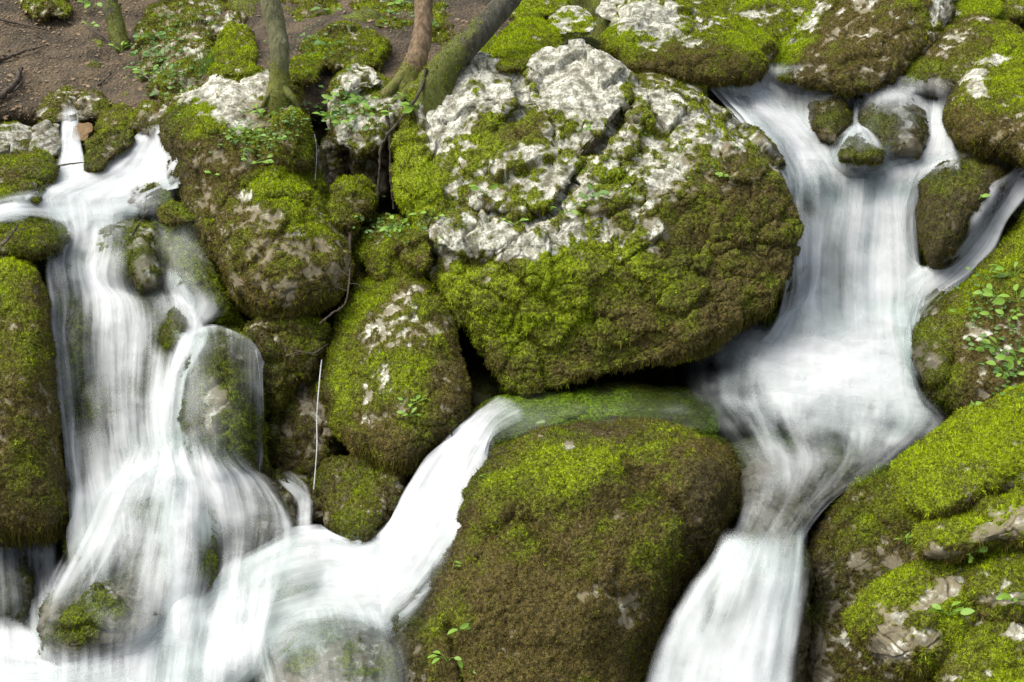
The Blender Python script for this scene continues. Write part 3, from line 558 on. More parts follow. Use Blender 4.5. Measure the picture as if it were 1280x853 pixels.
rock("submerged green step under the water sheet at the upper right rapids", [(880,108),(930,103),(1010,105),(1030,140),(1010,190),(960,190),(925,160)], off=0.06, T=0.1, moss=0.5, green=0.4, white=0.1, wet=0.7, group=GR, fz=0.2)
rock("wet rock bar between the small side fall and the ivy bank", ell(1262,335,22,60,25), off=0.02, moss=0.7, green=0.35, white=0.0, wet=0.4, group=GR)
# top middle
rock("wide mossy boulder with a pale speckled crown behind the huge pale boulder",
 [(752,48),(775,12),(800,-6),(850,8),(880,22),(930,22),(968,38),(975,62),(955,92),(905,106),(860,104),(815,96),(775,88)], off=-0.22, T=0.36, moss=0.62, green=0.35, white=0.62, up=0.8, group=GT, crack=0.6, planes=[(0.85,0,0.5),(1.1,0,-0.5)],
 paint=[(800,25,50,25,0,-0.6,0,0.3),(900,80,80,25,0,0.4,-0.3,-0.4),(930,48,40,14,10,0.4,0.5,-0.3),(830,85,60,20,0,0.3,-0.2,-0.3),(770,45,25,40,0,0.3,0.2,0)])
rock("grey and green streaked rock half hidden behind the crown of the huge pale boulder", [(785,100),(800,72),(830,70),(862,88),(885,112),(880,128),(840,120),(800,115)], off=-0.2, T=0.2, moss=0.55, green=0.2, white=0.3, group=GT)
rock("white faced limestone block at the very top beside the bright moss cushions", ell(795,2,52,26,-5,seed=5), off=-0.1, moss=0.15, green=0.4, white=0.8, up=0.6, group=GT, crack=0.6)
rock("small round white limestone rock with green sides at the top", ell(716,27,26,20,0,seed=8), off=-0.25, moss=0.35, green=0.6, white=0.85, group=GT, crack=0.4)
rock("bright yellow green moss covered boulder beside the leaning mossy trunk", [(612,78),(620,52),(645,30),(672,24),(695,40),(700,62),(690,82),(655,90),(625,90)], off=-0.3, T=0.25, moss=0.95, green=0.75, white=0.3, group=GT, up=0.6, lump=1.8)
rock("bright moss lump between the leaning trunk and the bright moss boulder", ell(603,66,20,26,15), off=-0.2, lump=1.8, moss=0.95, green=0.7, white=0.2, group=GT)
rock("mossy rock with a white streak at the top, right of the leaning trunk", ell(672,6,34,20,-10), off=-0.05, lump=1.6, moss=0.75, green=0.65, white=0.6, group=GT)
rock("moss covered rock at the very top, left of the overhanging dark boulder", ell(945,22,46,24,15), off=-0.12, moss=0.72, green=0.5, white=0.7, group=GT, crack=0.4)
rock("bright green mossy rock behind the others at the top, right of centre", ell(990,4,42,22,0), off=-0.05, moss=0.85, green=0.7, white=0.5, group=GT)
rock("dim mossy rock at the very top edge above the speckled boulder", ell(880,-2,50,20,0), off=0.0, moss=0.8, green=0.5, white=0.4, group=GT)
# top left slope
for args in [
 ("bright mossy hump left of the standing green trunk", [(262,88),(270,55),(290,34),(312,38),(322,62),(320,90),(300,98),(275,98)], -0.15, 0.95, 0.72, 0.2),
 ("mossy hump just right of the standing green trunk", ell(377,88,26,16,5), -0.12, 0.9, 0.55, 0.2),
 ("low flat moss mound between the two tree trunks", ell(432,62,48,26,8), -0.1, 0.85, 0.5, 0.25),
 ("moss covered rock at the top between the two trunks", ell(478,16,40,24,0), 0.1, 0.9, 0.45, 0.2),
 ("moss rock directly behind the brown tree trunk", ell(545,22,26,32,0), 0.1, 0.85, 0.42, 0.2),
 ("rounded moss rock on the bare soil in the top left corner", ell(60,2,34,18,0), 0.0, 0.75, 0.4, 0.35),
 ("pale stone with thin moss in the gap left of the brown trunk", ell(452,97,20,17,-10), -0.3, 0.4, 0.3, 0.7),
 ("rough mossy outcrop rock among herbs, upper left", [(170,60),(185,20),(215,-5),(245,5),(262,40),(266,80),(255,120),(215,135),(185,110)], 0.0, 0.68, 0.3, 0.25),
 ("small mossy outcrop rock at the top left of the standing green trunk", ell(262,12,40,30,10), 0.08, 0.7, 0.35, 0.4),
 ("dim mossy rock at the top behind the standing green trunk", ell(395,12,40,26,0), 0.12, 0.8, 0.42, 0.2),
 ("dark mossy rock in the shade right of the brown trunk", ell(590,14,30,26,0), 0.2, 0.7, 0.2, 0.1),
 ("grey rock slab peeping from the herbs under the outcrop", ell(245,128,32,22,20), -0.05, 0.45, 0.25, 0.5),
 ("squat brown rock beside the upper left outcrop", ell(190,148,22,18,0), -0.12, 0.6, 0.2, 0.3)]:
    rock(args[0], args[1], off=args[2], moss=args[3] - 0.1, green=args[4] - 0.12, white=args[5], up=0.6, group=GT, crack=0.8, lump=1.5, name="rock", cat="rock")
# middle gap
for args in [
 ("mossy block hanging with moss right of the standing green trunk", [(342,150),(352,140),(372,138),(386,150),(390,175),(384,205),(362,212),(345,195)], -0.22, 0.9, 0.5, 0.2, 0.0),
 ("pale mossy rock holding the roots of the brown trunk", [(408,122),(425,95),(455,85),(490,100),(515,112),(508,150),(480,185),(450,195),(425,180),(410,155)], -0.15, 0.55, 0.4, 0.6, 0.0),
 ("round green moss ball in the dark gap left of the huge pale boulder", ell(438,255,30,28,0), -0.25, 0.95, 0.55, 0.1, 0.0),
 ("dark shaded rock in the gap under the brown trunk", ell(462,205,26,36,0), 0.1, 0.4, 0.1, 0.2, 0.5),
 ("moss draped rock just above the egg shaped boulder", [(448,320),(452,290),(470,276),(500,270),(520,280),(545,300),(548,330),(510,350),(470,350)], -0.12, 0.92, 0.5, 0.2, 0.0),
 ("small yellow moss lump wedged beside the huge pale boulder above the egg shaped boulder", ell(518,312,22,24,0), -0.3, 0.9, 0.42, 0.3, 0.0),
 ("shaggy moss rock below the tall brown boulder", [(308,412),(330,396),(370,392),(405,402),(412,430),(400,462),(370,478),(345,520),(325,500),(312,450)], -0.08, 0.9, 0.28, 0.1, 0.1),
 ("dark brown wet rock wall behind the thin water threads", [(330,470),(370,455),(410,440),(430,500),(425,560),(400,610),(340,600),(322,540)], 0.12, 0.6, 0.05, 0.1, 0.45),
 ("dark mossy rock under the egg shaped boulder beside the white chute", [(392,608),(405,580),(440,570),(480,585),(505,590),(500,630),(470,672),(430,672),(398,650)], -0.03, 0.72, 0.18, 0.1, 0.3),
 ("small moss topped rock at the edge of the foam, below the egg shaped boulder", [(420,655),(428,628),(448,610),(470,614),(478,640),(465,672),(440,674)], -0.12, 0.9, 0.4, 0.1, 0.05),
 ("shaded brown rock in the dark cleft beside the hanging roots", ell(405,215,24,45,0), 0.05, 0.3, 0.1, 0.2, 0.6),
 ("dim mossy stone at the foot of the dark cleft", ell(440,320,26,30,0), 0.05, 0.7, 0.2, 0.1, 0.3),
 ("small green stone between the tall brown boulder and its shaggy neighbour", ell(218,268,20,13,0), -0.22, 0.9, 0.42, 0.1, 0.0),
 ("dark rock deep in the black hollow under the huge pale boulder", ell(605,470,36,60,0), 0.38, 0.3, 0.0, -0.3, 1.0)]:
    rock(args[0], args[1], off=args[2], moss=args[3], green=args[4], white=args[5], wet=args[6], up=0.5, group=GM, crack=0.6, lump=1.5, name="rock", cat="rock")
# left bank and cascade
TALL = rock("tall moss covered boulder at the left edge beside the left cascade",
 [(-70,340),(-20,320),(15,318),(42,338),(58,378),(66,440),(72,520),(80,590),(80,640),(70,672),(30,676),(-40,690),(-130,600),(-140,440)], ctrl=(5.36,0.0,-0.0012), T=0.36, moss=0.88, green=0.14, white=0.1, up=0.55, group=GL, lump=1.0, planes=[(0.95,0.1,0.4)],
 paint=[(15,360,50,40,0,0.2,0.35,0),(40,440,40,40,0,0,0.15,0),(30,640,50,40,0,0,-0.15,0),(60,560,20,90,0,-0.1,-0.15,0,0.2),(20,520,40,30,0,-0.2,-0.2,0)])
rock("flat moss topped rock at the left edge above the tall moss covered boulder", [(-50,290),(-10,276),(35,268),(68,276),(88,296),(78,310),(50,320),(0,322),(-50,320)], off=-0.12, T=0.18, moss=0.85, green=0.5, white=0.0, wet=0.15, group=GL)
for args in [
 ("moss rock at the left edge just above the stream, lowest of the upper left rocks", [(-20,250),(0,232),(25,222),(50,232),(55,250),(30,262),(0,268),(-20,266)], -0.2, 0.85, 0.42, 0.1, 0.1),
 ("rounded moss rock beside the narrow upper left chute", [(5,205),(20,192),(45,188),(66,198),(74,215),(60,226),(30,226),(8,218)], -0.2, 0.85, 0.4, 0.1, 0.1),
 ("dark moss rock at the left edge above the lowest upper left rock", ell(4,216,26,18,0), -0.12, 0.8, 0.3, 0.1, 0.2),
 ("wet grey rock beside the narrow upper left chute", [(38,190),(42,160),(58,150),(74,156),(80,178),(72,195),(52,198)], -0.08, 0.2, 0.2, 0.35, 0.6),
 ("grey lichen rock at the left edge above the stream", ell(8,178,38,22,-5), -0.02, 0.3, 0.2, 0.5, 0.4),
 ("long olive mossy rock at the foot of the bare soil", [(45,145),(55,122),(80,112),(115,115),(140,128),(138,145),(100,152),(65,154)], -0.05, 0.6, 0.2, 0.35, 0.1),
 ("small orange brown stone beside the narrow chute", ell(102,165,14,12,0), -0.10, 0.0, 0.1, 0.3, 0.0),
 ("mossy rock between the orange stone and the olive block", [(118,160),(128,142),(150,134),(172,138),(176,160),(160,168),(130,168)], -0.12, 0.82, 0.3, 0.2, 0.0),
 ("upright olive block at the bank above the upper left rapids", [(172,160),(172,138),(180,128),(200,132),(210,148),(205,166),(185,168)], -0.15, 0.6, 0.15, 0.3, 0.0),
 ("moss rock beside the fan of white water, upper left", [(104,195),(115,176),(138,166),(162,168),(166,182),(145,195),(125,212),(108,212)], -0.22, 0.88, 0.42, 0.1, 0.1),
 ("low green moss rock awash between the upper left pool and the tall brown boulder", [(155,256),(162,242),(185,235),(212,238),(222,250),(215,262),(180,264)], -0.12, 0.8, 0.5, 0.0, 0.3)]:
    r_ = rock(args[0], args[1], off=args[2], moss=args[3], green=args[4], white=args[5], wet=args[6], up=0.6, group=GL, crack=0.6, lump=1.4, name="rock", cat="rock")
    if "small orange" in args[0]:
        mm = M_ROCK.copy(); mm.name = "orange_stone"
        for nd in mm.node_tree.nodes:
            if nd.type == 'BSDF_PRINCIPLED': nd.inputs['Base Color'].default_value = (0.19, 0.125, 0.06, 1); mm.node_tree.links.remove(nd.inputs['Base Color'].links[0])
        r_.data.materials[0] = mm
CW = dict(wet=0.2, up=0.2, group=GL, fz=0.5)
rock("submerged green rock wall carrying the wide left cascade",
 [(60,300),(100,272),(180,270),(250,285),(285,340),(300,400),(330,470),(335,580),(360,640),(300,700),(180,720),(90,690),(70,600),(75,480),(60,380)], off=0.05, T=0.16, ctr=(190,480), moss=0.85, green=0.75, white=0.35, crack=0.6, **CW)
rock("submerged green hump at the crest of the left cascade", [(118,310),(125,285),(160,275),(195,282),(205,315),(190,355),(150,360),(125,345)], off=-0.06, T=0.14, moss=0.7, green=0.65, white=0.3, **CW)
rock("dark split rock poking through the crest of the left cascade", [(160,340),(164,300),(176,288),(190,310),(205,340),(200,362),(175,366)], off=-0.14, T=0.12, moss=0.5, green=0.45, white=0.1, wet=0.6, up=0.5, group=GL, fz=1)
rock("submerged green moss rock beside the tall brown boulder under the thin water veil", [(200,300),(225,280),(250,300),(272,345),(290,395),(262,405),(230,380),(208,345)], off=-0.05, T=0.14, moss=0.75, green=0.6, white=0.1, **CW)
rock("small green rock showing between two white jets of the left cascade", ell(219,415,16,24,-10), off=-0.16, T=0.1, moss=0.8, green=0.5, white=0.0, wet=0.3, group=GL)
rock("domed green rock under the arch of falling water, left cascade",
 [(222,470),(230,440),(250,420),(280,412),(308,422),(322,445),(327,500),(325,560),(318,600),(270,610),(232,590),(222,530)], off=-0.10, T=0.24, moss=0.85, green=0.5, white=0.2, wet=0.15, up=0.3, group=GL, crack=0.4, paint=[(268,500,14,22,0,-0.8,0,0.1)])
rock("dark wet rounded rock under the fan of water threads right of the left cascade", [(262,630),(280,595),(315,578),(350,590),(368,620),(366,655),(340,690),(300,705),(270,690)], off=-0.02, T=0.16, moss=0.5, green=0.2, white=0.0, wet=0.8, up=0.4, group=GL, fz=0.5, crack=0.8, paint=[(305,585,30,12,0,0.6,0.4,0,-0.4)])
rock("submerged dark rock behind the middle water threads of the lower left cascade", [(150,650),(185,600),(230,590),(262,640),(268,700),(240,755),(190,765),(155,720)], off=-0.08, T=0.22, moss=0.45, green=0.5, white=0.1, wet=0.6, group=GL, fz=0.4, up=0.3)
rock("dark rock with a green moss tuft dripping water near the bottom left", [(48,795),(55,760),(85,735),(130,715),(175,700),(215,720),(222,770),(190,810),(140,825),(85,832),(55,825)], off=-0.05, T=0.26, moss=0.5, green=0.35, white=0.0, wet=0.65, up=0.3, group=GL, fz=0.8, crack=0.8, paint=[(95,785,22,18,0,0.9,0.3,0,-0.4)])
rock("dim green wet rock in the bottom left at the edge, behind falling threads", [(-60,690),(-20,670),(10,672),(32,700),(42,745),(30,785),(-10,800),(-60,800)], off=0.12, T=0.12, moss=0.6, green=0.3, white=0.1, wet=0.6, up=0.2, group=GL, fz=0.5)
rock("submerged pale green dome under the foam in the lower middle left", ell(355,730,62,42,-15), off=0.0, T=0.14, moss=0.8, green=0.75, white=0.4, wet=0.2, group=GL, fz=0.3)
rock("dark grey wet rock under streaks of water at the bottom edge", [(318,860),(330,815),(360,785),(410,768),(460,775),(495,800),(510,860),(500,930),(340,930)], off=-0.04, T=0.25, moss=0.25, green=0.4, white=0.25, wet=0.6, up=0.3, group=GL, fz=0.3, paint=[(395,800,40,25,-40,0.4,0.5,0,-0.2),(490,830,25,40,0,0.5,0.5,0,-0.2)])
rock("dark ledge rock at the foot of the small trickle, middle left", ell(362,612,30,26,20), off=0.05, T=0.12, moss=0.35, green=0.3, white=0.1, wet=0.6, group=GL)
# pool bed and lower right lip
rock("smooth green moss sill under the clear water in front of the huge pale boulder",
 [(575,530),(610,500),(680,482),(760,478),(850,485),(900,510),(900,545),(820,540),(740,535),(660,545),(600,575),(580,570)], ctrl=(5.32,0,-0.0046), T=0.03, Tb=0.2, moss=0.95, green=0.85, white=0.1, wet=0.05, up=0.2, group=GM, fz=0, crack=0.0, lump=0.3, paint=[(860,505,70,60,0,0,-0.5,0,0.6),(800,480,90,10,0,0,-0.4,0,0.3)])  # right end and back edge painted darker, for shade beneath the huge boulder
rock("submerged dark rock forming the lip of the lower right waterfall", [(890,720),(920,685),(950,670),(1000,672),(1015,700),(1010,780),(1000,900),(900,960),(820,900),(850,780)], off=0.07, T=0.12, moss=0.5, green=0.3, white=0.0, wet=0.85, group=GR, fz=0)
rock("dark submerged boulder on the pool floor below the right rapids", [(900,560),(960,540),(1060,530),(1130,540),(1090,590),(1020,640),(980,690),(930,690),(925,620)], off=0.13, T=0.08, moss=0.4, green=0.1, white=0.0, wet=0.95, group=GR, fz=0.2)
for lab, cx_, cy_, rx_, ry_, of_ in [("submerged green hump high in the left half of the left cascade", 100, 335, 30, 26, .03), ("submerged green hump below the crest on the right side of the left cascade", 238, 348, 26, 24, -.07),
    ("submerged green bulge in the left half of the left cascade, halfway down", 98, 450, 30, 60, -.04), ("submerged green bulge in the middle of the left cascade", 160, 420, 26, 40, -.02),
    ("submerged mossy knob low in the left cascade between white streams", 125, 540, 24, 46, -.07), ("submerged mossy knob where the left cascade breaks into threads", 190, 590, 40, 26, -.03),
    ("submerged rock behind the threads left of the bright central column", 120, 665, 40, 50, -.02), ("submerged narrow rock beside the bright central column", 255, 690, 20, 50, -.12)]:
    rock(lab, ell(cx_, cy_, rx_, ry_, 10, 0.2), off=of_, T=0.13, moss=0.8, green=0.6, white=0.3, lump=1.4, **{**CW, "wet": 0.2})

bpy.context.view_layer.update()
DG0 = bpy.context.evaluated_depsgraph_get()
# how far away the dry rocks are, on a coarse raster: the water drapes over them
HX, HY = np.arange(-80, 1361, 4.0), np.arange(-40, 961, 4.0)
HR = FD(*np.meshgrid(HX, HY))
_o = Vector(CAM); _fw = Vector((0, CP, -SP))
for j_, y_ in enumerate(HY):
    for i_, x_ in enumerate(HX):
        d_ = Vector(unp(x_, y_, 1.0)) - _o
        ok, loc, *_r = sc.ray_cast(DG0, _o, d_.normalized())
        if ok: HR[j_, i_] = (loc - _o).dot(_fw)
def _blur(A, s):
    k = np.exp(-0.5 * (np.arange(-3 * s, 3 * s + 1) / s) ** 2); k /= k.sum(); n = len(k) // 2
    B = np.pad(A, ((n, n), (0, 0)), 'edge'); B = sum(k[i] * B[i:i + A.shape[0]] for i in range(len(k)))
    B = np.pad(B, ((0, 0), (n, n)), 'edge'); return sum(k[i] * B[:, i:i + A.shape[1]] for i in range(len(k)))
HS = _blur(HR, 2)
def Hs(A, px, py):
    x = np.clip((px - HX[0]) / 4, 0, len(HX) - 1.001); y = np.clip((py - HY[0]) / 4, 0, len(HY) - 1.001); i = x.astype(int); j = y.astype(int); fx = x - i; fy = y - j
    return A[j, i] * (1 - fx) * (1 - fy) + A[j, i + 1] * fx * (1 - fy) + A[j + 1, i] * (1 - fx) * fy + A[j + 1, i + 1] * fx * fy

# ------------------------------------------------------------------ trees, branches, plants, litter (placed on the real surfaces)
bpy.context.view_layer.update()
DG = bpy.context.evaluated_depsgraph_get()
def hit(px, py):
    o = Vector(CAM); d = Vector(unp(px, py, 1.0)) - o
    ok, loc, nor, *_ = sc.ray_cast(DG, o, d.normalized())
    if not ok: loc = Vector(unp(px, py, float(FD(px, py)))); nor = Vector((0, 0, 1))
    dd = (loc - o).dot(Vector((0, CP, -SP)))
    return np.array(loc), np.array(nor), dd
def trunk(name, label, pts, rads, mat, moss_base=0.5, roots=(), limbs=()):
    P0 = np.array(pts[0][:2]); base, _, d0 = hit(*pts[0][:2])
    W = np.array([unp(p[0], p[1], d0 + p[2]) for p in pts]); W = curve(W, 60)
    W = np.vstack([W[0] - (0, 0, 0.25), W]); rr = np.interp(np.linspace(0, 1, 60), np.linspace(0, 1, len(rads)), rads) * d0 / FOC
    rr = np.concatenate([[rr[0] * 1.3], rr])
    e = bpy.data.objects.new(name, None); COL.objects.link(e); e.location = base; ORG[e.name] = base; tag(e, label, "tree")
    V, F = tube(W, rr, 0, 40); N = vnormals(V, F)
    if ((V - V.mean(0)) * N).sum() < 0: F = F[:, ::-1]; N = -N
    V = V + N * (0.010 * fbm(V, 9, 3, 5) + 0.004 * fbm(V, 40, 3, 6) + 0.05 * rr.mean() * fbm(V, 3, 2, 8))[:, None]
    hgt = np.repeat(np.linspace(0, 1, 61), 40)
    m = np.clip(moss_base + 0.9 * (1 - sstep(0, 0.45, hgt)) - 0.4 + 0.5 * fbm(V, 5, 3, 12) + 0.35 * N[:, 2], 0, 1)
    mk = np.stack([m, np.full(len(V), 0.4), V[:, 0] * 0, V[:, 0] * 0], -1)
    o = mesh_obj("trunk", V, F, mat, e, mk)
    fuzz(o, V, F, N, np.stack([m * 0.9, 0.35 + 0 * m, 0 * m, 0 * m], -1), np.ones(len(V), bool), d0 / FOC, np.random.RandomState(4), 0.6)
    for rp, r1 in roots:
        Q = np.array([unp(p[0], p[1], d0 + p[2]) for p in rp]); V, F = tube(curve(Q, 24), np.linspace(r1, r1 * 0.35, 24) * d0 / FOC, 0, 12); N = vnormals(V, F)
        V = V + N * (0.01 * fbm(V, 14, 3, 5))[:, None]; mesh_obj("root", V, F, mat, e, np.stack([np.full(len(V), .75)] * 2 + [np.zeros(len(V))] * 2, -1))
    for lp, r1 in limbs:
        Q = W[-1] + np.array(lp, float); V, F = tube(curve(Q, 16), np.linspace(r1, r1 * 0.3, 16), 0, 10); mesh_obj("limb", V, F, mat, e, np.zeros((len(V), 4)))
    return e, W
T1, W1 = trunk("tree", "slim green grey tree trunk standing on the tall brown boulder", [(348,122,0),(349,95,.0),(349,60,.0),(344,30,.02),(337,0,.03),(329,-40,.05),(318,-140,.05),(330,-330,.0)], [17,12,11.5,12,13,13,12,11,10], M_BARK, 0.35, roots=[([(344,108,-.02),(334,122,-.04),(326,138,-.01)],6),([(352,108,-.02),(366,124,-.04),(376,140,-.01)],5)],
               limbs=[([(0,0,-.05),(-.25,.1,.4),(-.6,.1,.8)],.04),([(0,0,-.05),(.3,.1,.5),(.5,.3,1.)],.04)])
T2, W2 = trunk("tree", "reddish brown tree trunk with a mossy foot left of the leaning trunk", [(506,112,0),(512,95,.0),(522,70,.0),(528,40,.02),(530,0,.04),(532,-60,.05),(528,-200,.0),(540,-330,.0)], [22,17,13,12,11.5,11,10,9.5], M_BARK2, 0.30, roots=[([(505,95,-.03),(480,120,-.08),(455,140,-.05)],9),([(515,100,-.04),(500,130,-.08),(490,160,-.04)],7)],
               limbs=[([(0,0,-.05),(-.3,.1,.4),(-.5,.1,.9)],.035),([(0,0,-.05),(.3,.1,.45),(.6,.3,.8)],.035)])
T3, W3 = trunk("tree", "thick mossy trunk leaning to the right behind the huge pale boulder", [(545,105,0),(560,80,-.02),(590,50,-.02),(620,18,.0),(645,-15,.05),(690,-80,.1),(760,-200,.1),(800,-330,.1)], [24,18,16,14.5,14,13,12,11], M_BARK3, 0.55,
               limbs=[([(0,0,-.05),(.3,.1,.4),(.7,.1,.8)],.05),([(0,0,-.05),(-.1,.1,.5),(-.3,.3,1.)],.05)])
T4, W4 = trunk("tree", "thin mossy sapling trunk in the upper left behind the bare soil", [(152,62,0),(146,35,.02),(138,5,.04),(130,-40,.06),(120,-160,.05),(122,-330,.0)], [12,10,9.5,9,8.5,8], M_BARK3, 0.8)

rng = np.random.RandomState(12)
def stick(name, label, pts, r, mat=M_TWIG, lift=0.01, cat="branch", twigs=0, free=None):
    Q = []
    for i, p in enumerate(pts):
        if free is None: w, n, d = hit(p[0], p[1]); Q.append(w + n * (lift + r))
        else: Q.append(unp(p[0], p[1], free if np.isscalar(free) else free[i]))
    C = curve(np.array(Q), 8 * len(Q)); V, F = tube(C, np.linspace(r, r * 0.45, len(C)), 0, 8); V = V + 0.25 * r * rng.normal(size=V.shape)
    o = tag(mesh_obj(name, V, F, mat, None, np.zeros((len(V), 4))), label, cat)
    for k in range(twigs):
        i = rng.randint(len(C) // 4, len(C) - 2); d = rng.normal(0, 1, 3); d[2] = abs(d[2]) * 0.5; d /= np.linalg.norm(d); L = 0.05 + 0.08 * rng.rand()
        V2, F2 = tube(curve(np.array([C[i], C[i] + d * L * .5 + rng.normal(0, .008, 3), C[i] + d * L]), 8), r * .4, r * .2, 5); mesh_obj("twig", V2, F2, mat, o, np.zeros((len(V2), 4)))
    return o
stick("fallen_branch", "thick dark curved branch lying on the soil at the left edge", [(-8,130),(8,122),(22,108),(30,90)], 0.018, twigs=1)
stick("fallen_branch", "dark forked branch on the soil above the thick curved one", [(-5,82),(12,76),(28,70),(48,64)], 0.010, twigs=3)
stick("fallen_branch", "long thin stick on the soil near the top left corner", [(0,28),(22,33),(45,38),(66,43)], 0.007, twigs=1)
stick("fallen_branch", "pale thin stick leaning under the sapling in the upper left", [(114,42),(128,55),(142,68),(155,82)], 0.007, lift=0.03)
stick("fallen_branch", "short dark twig on the soil below the sapling", [(125,110),(133,103),(141,95)], 0.006)
stick("fallen_branch", "small black forked stick on the flat moss rock at the left edge", [(2,312),(12,300),(20,285)], 0.005, lift=0.03, twigs=3)
stick("twig", "fine bent twig lying across the narrow upper left chute", [(70,208),(88,205),(108,203)], 0.004, free=[6.1,6.08,6.1])
stick("twig", "forked black twig caught on the crest of the left cascade", [(165,295),(175,278),(188,262)], 0.004, free=[5.7,5.68,5.72], twigs=2)
stick("twig", "bare twig stretching over the dark gap left of the egg shaped boulder", [(400,405),(415,392),(432,378),(438,335)], 0.005, free=[5.5,5.5,5.52,5.6], twigs=3)
stick("twig", "bare twig lying low beside the shaggy moss rock", [(358,446),(375,440),(392,442),(410,430)], 0.004, free=5.5, twigs=3)
for lab, pts, d in [("long curved bare root hanging in front of the dark gap", [(533,85),(525,115),(500,150),(478,180),(474,215),(472,250)], 5.95),
                    ("straight hanging root right of the long curved one", [(483,135),(487,170),(488,215),(492,262)], 6.05),
                    ("dark root hanging beside the round moss ball", [(438,290),(437,320),(434,350),(436,392)], 5.75)]:
    stick("hanging_root", lab, pts, 0.007, free=d, cat="root")

def leaf_bm(L, W, droop=0.25):
    s = np.linspace(0, 1, 5); V, F = [], []
    for i, t in enumerate(s):
        w = W * math.sin(math.pi * min(1, 0.08 + t * 0.92)) ** 0.8 * 0.5; zz = -droop * L * t * t
        V += [(-w, L * t, zz + 0.25 * w), (0, L * t, zz), (w, L * t, zz + 0.25 * w)]
    for i in range(4):
        a = i * 3; F += [(a, a + 1, a + 4, a + 3), (a + 1, a + 2, a + 5, a + 4)]
    return np.array(V), np.array(F)
def plant(label, px, py, n=6, L=0.03, spread=0.05, mat=None, group="small leafy plants on the rocks", h=0.03, name="plant", free=None, asp=0.55):
    w, nor, d = hit(px, py)
    if free is not None: w = unp(px, py, d + free)
    e = bpy.data.objects.new(name, None); COL.objects.link(e); e.location = w; ORG[e.name] = w; tag(e, label, "plant", group)
    LV, LF = leaf_bm(L, L * asp); up = nor * 0.6 + np.array([0, -0.3, 0.8]); up /= np.linalg.norm(up)
    for k in range(n):
        a = rng.uniform(0, 6.28); side = np.array([math.cos(a), math.sin(a) * 0.6, 0.1]); rr = spread * math.sqrt(rng.rand())
        tip = w + side * rr + up * h * rng.uniform(0.5, 1.2); sc2 = rng.uniform(0.7, 1.25)
        V, F = tube(curve(np.array([w, (w + tip) / 2 + up * 0.006, tip]), 6), 0.0012, 0.0008, 4); mesh_obj("stem", V, F, mat or M_LEAF, e)
        y = side * 1.0 + up * rng.uniform(-0.2, 0.5); y /= np.linalg.norm(y); z = up + rng.normal(0, .3, 3); x = np.cross(y, z); x /= np.linalg.norm(x); z = np.cross(x, y)
        Vw = tip + (LV * sc2) @ np.stack([x, y, z]); mesh_obj("leaf", Vw, LF, mat or M_LEAF, e)
    return e
D2 = M_LEAF2
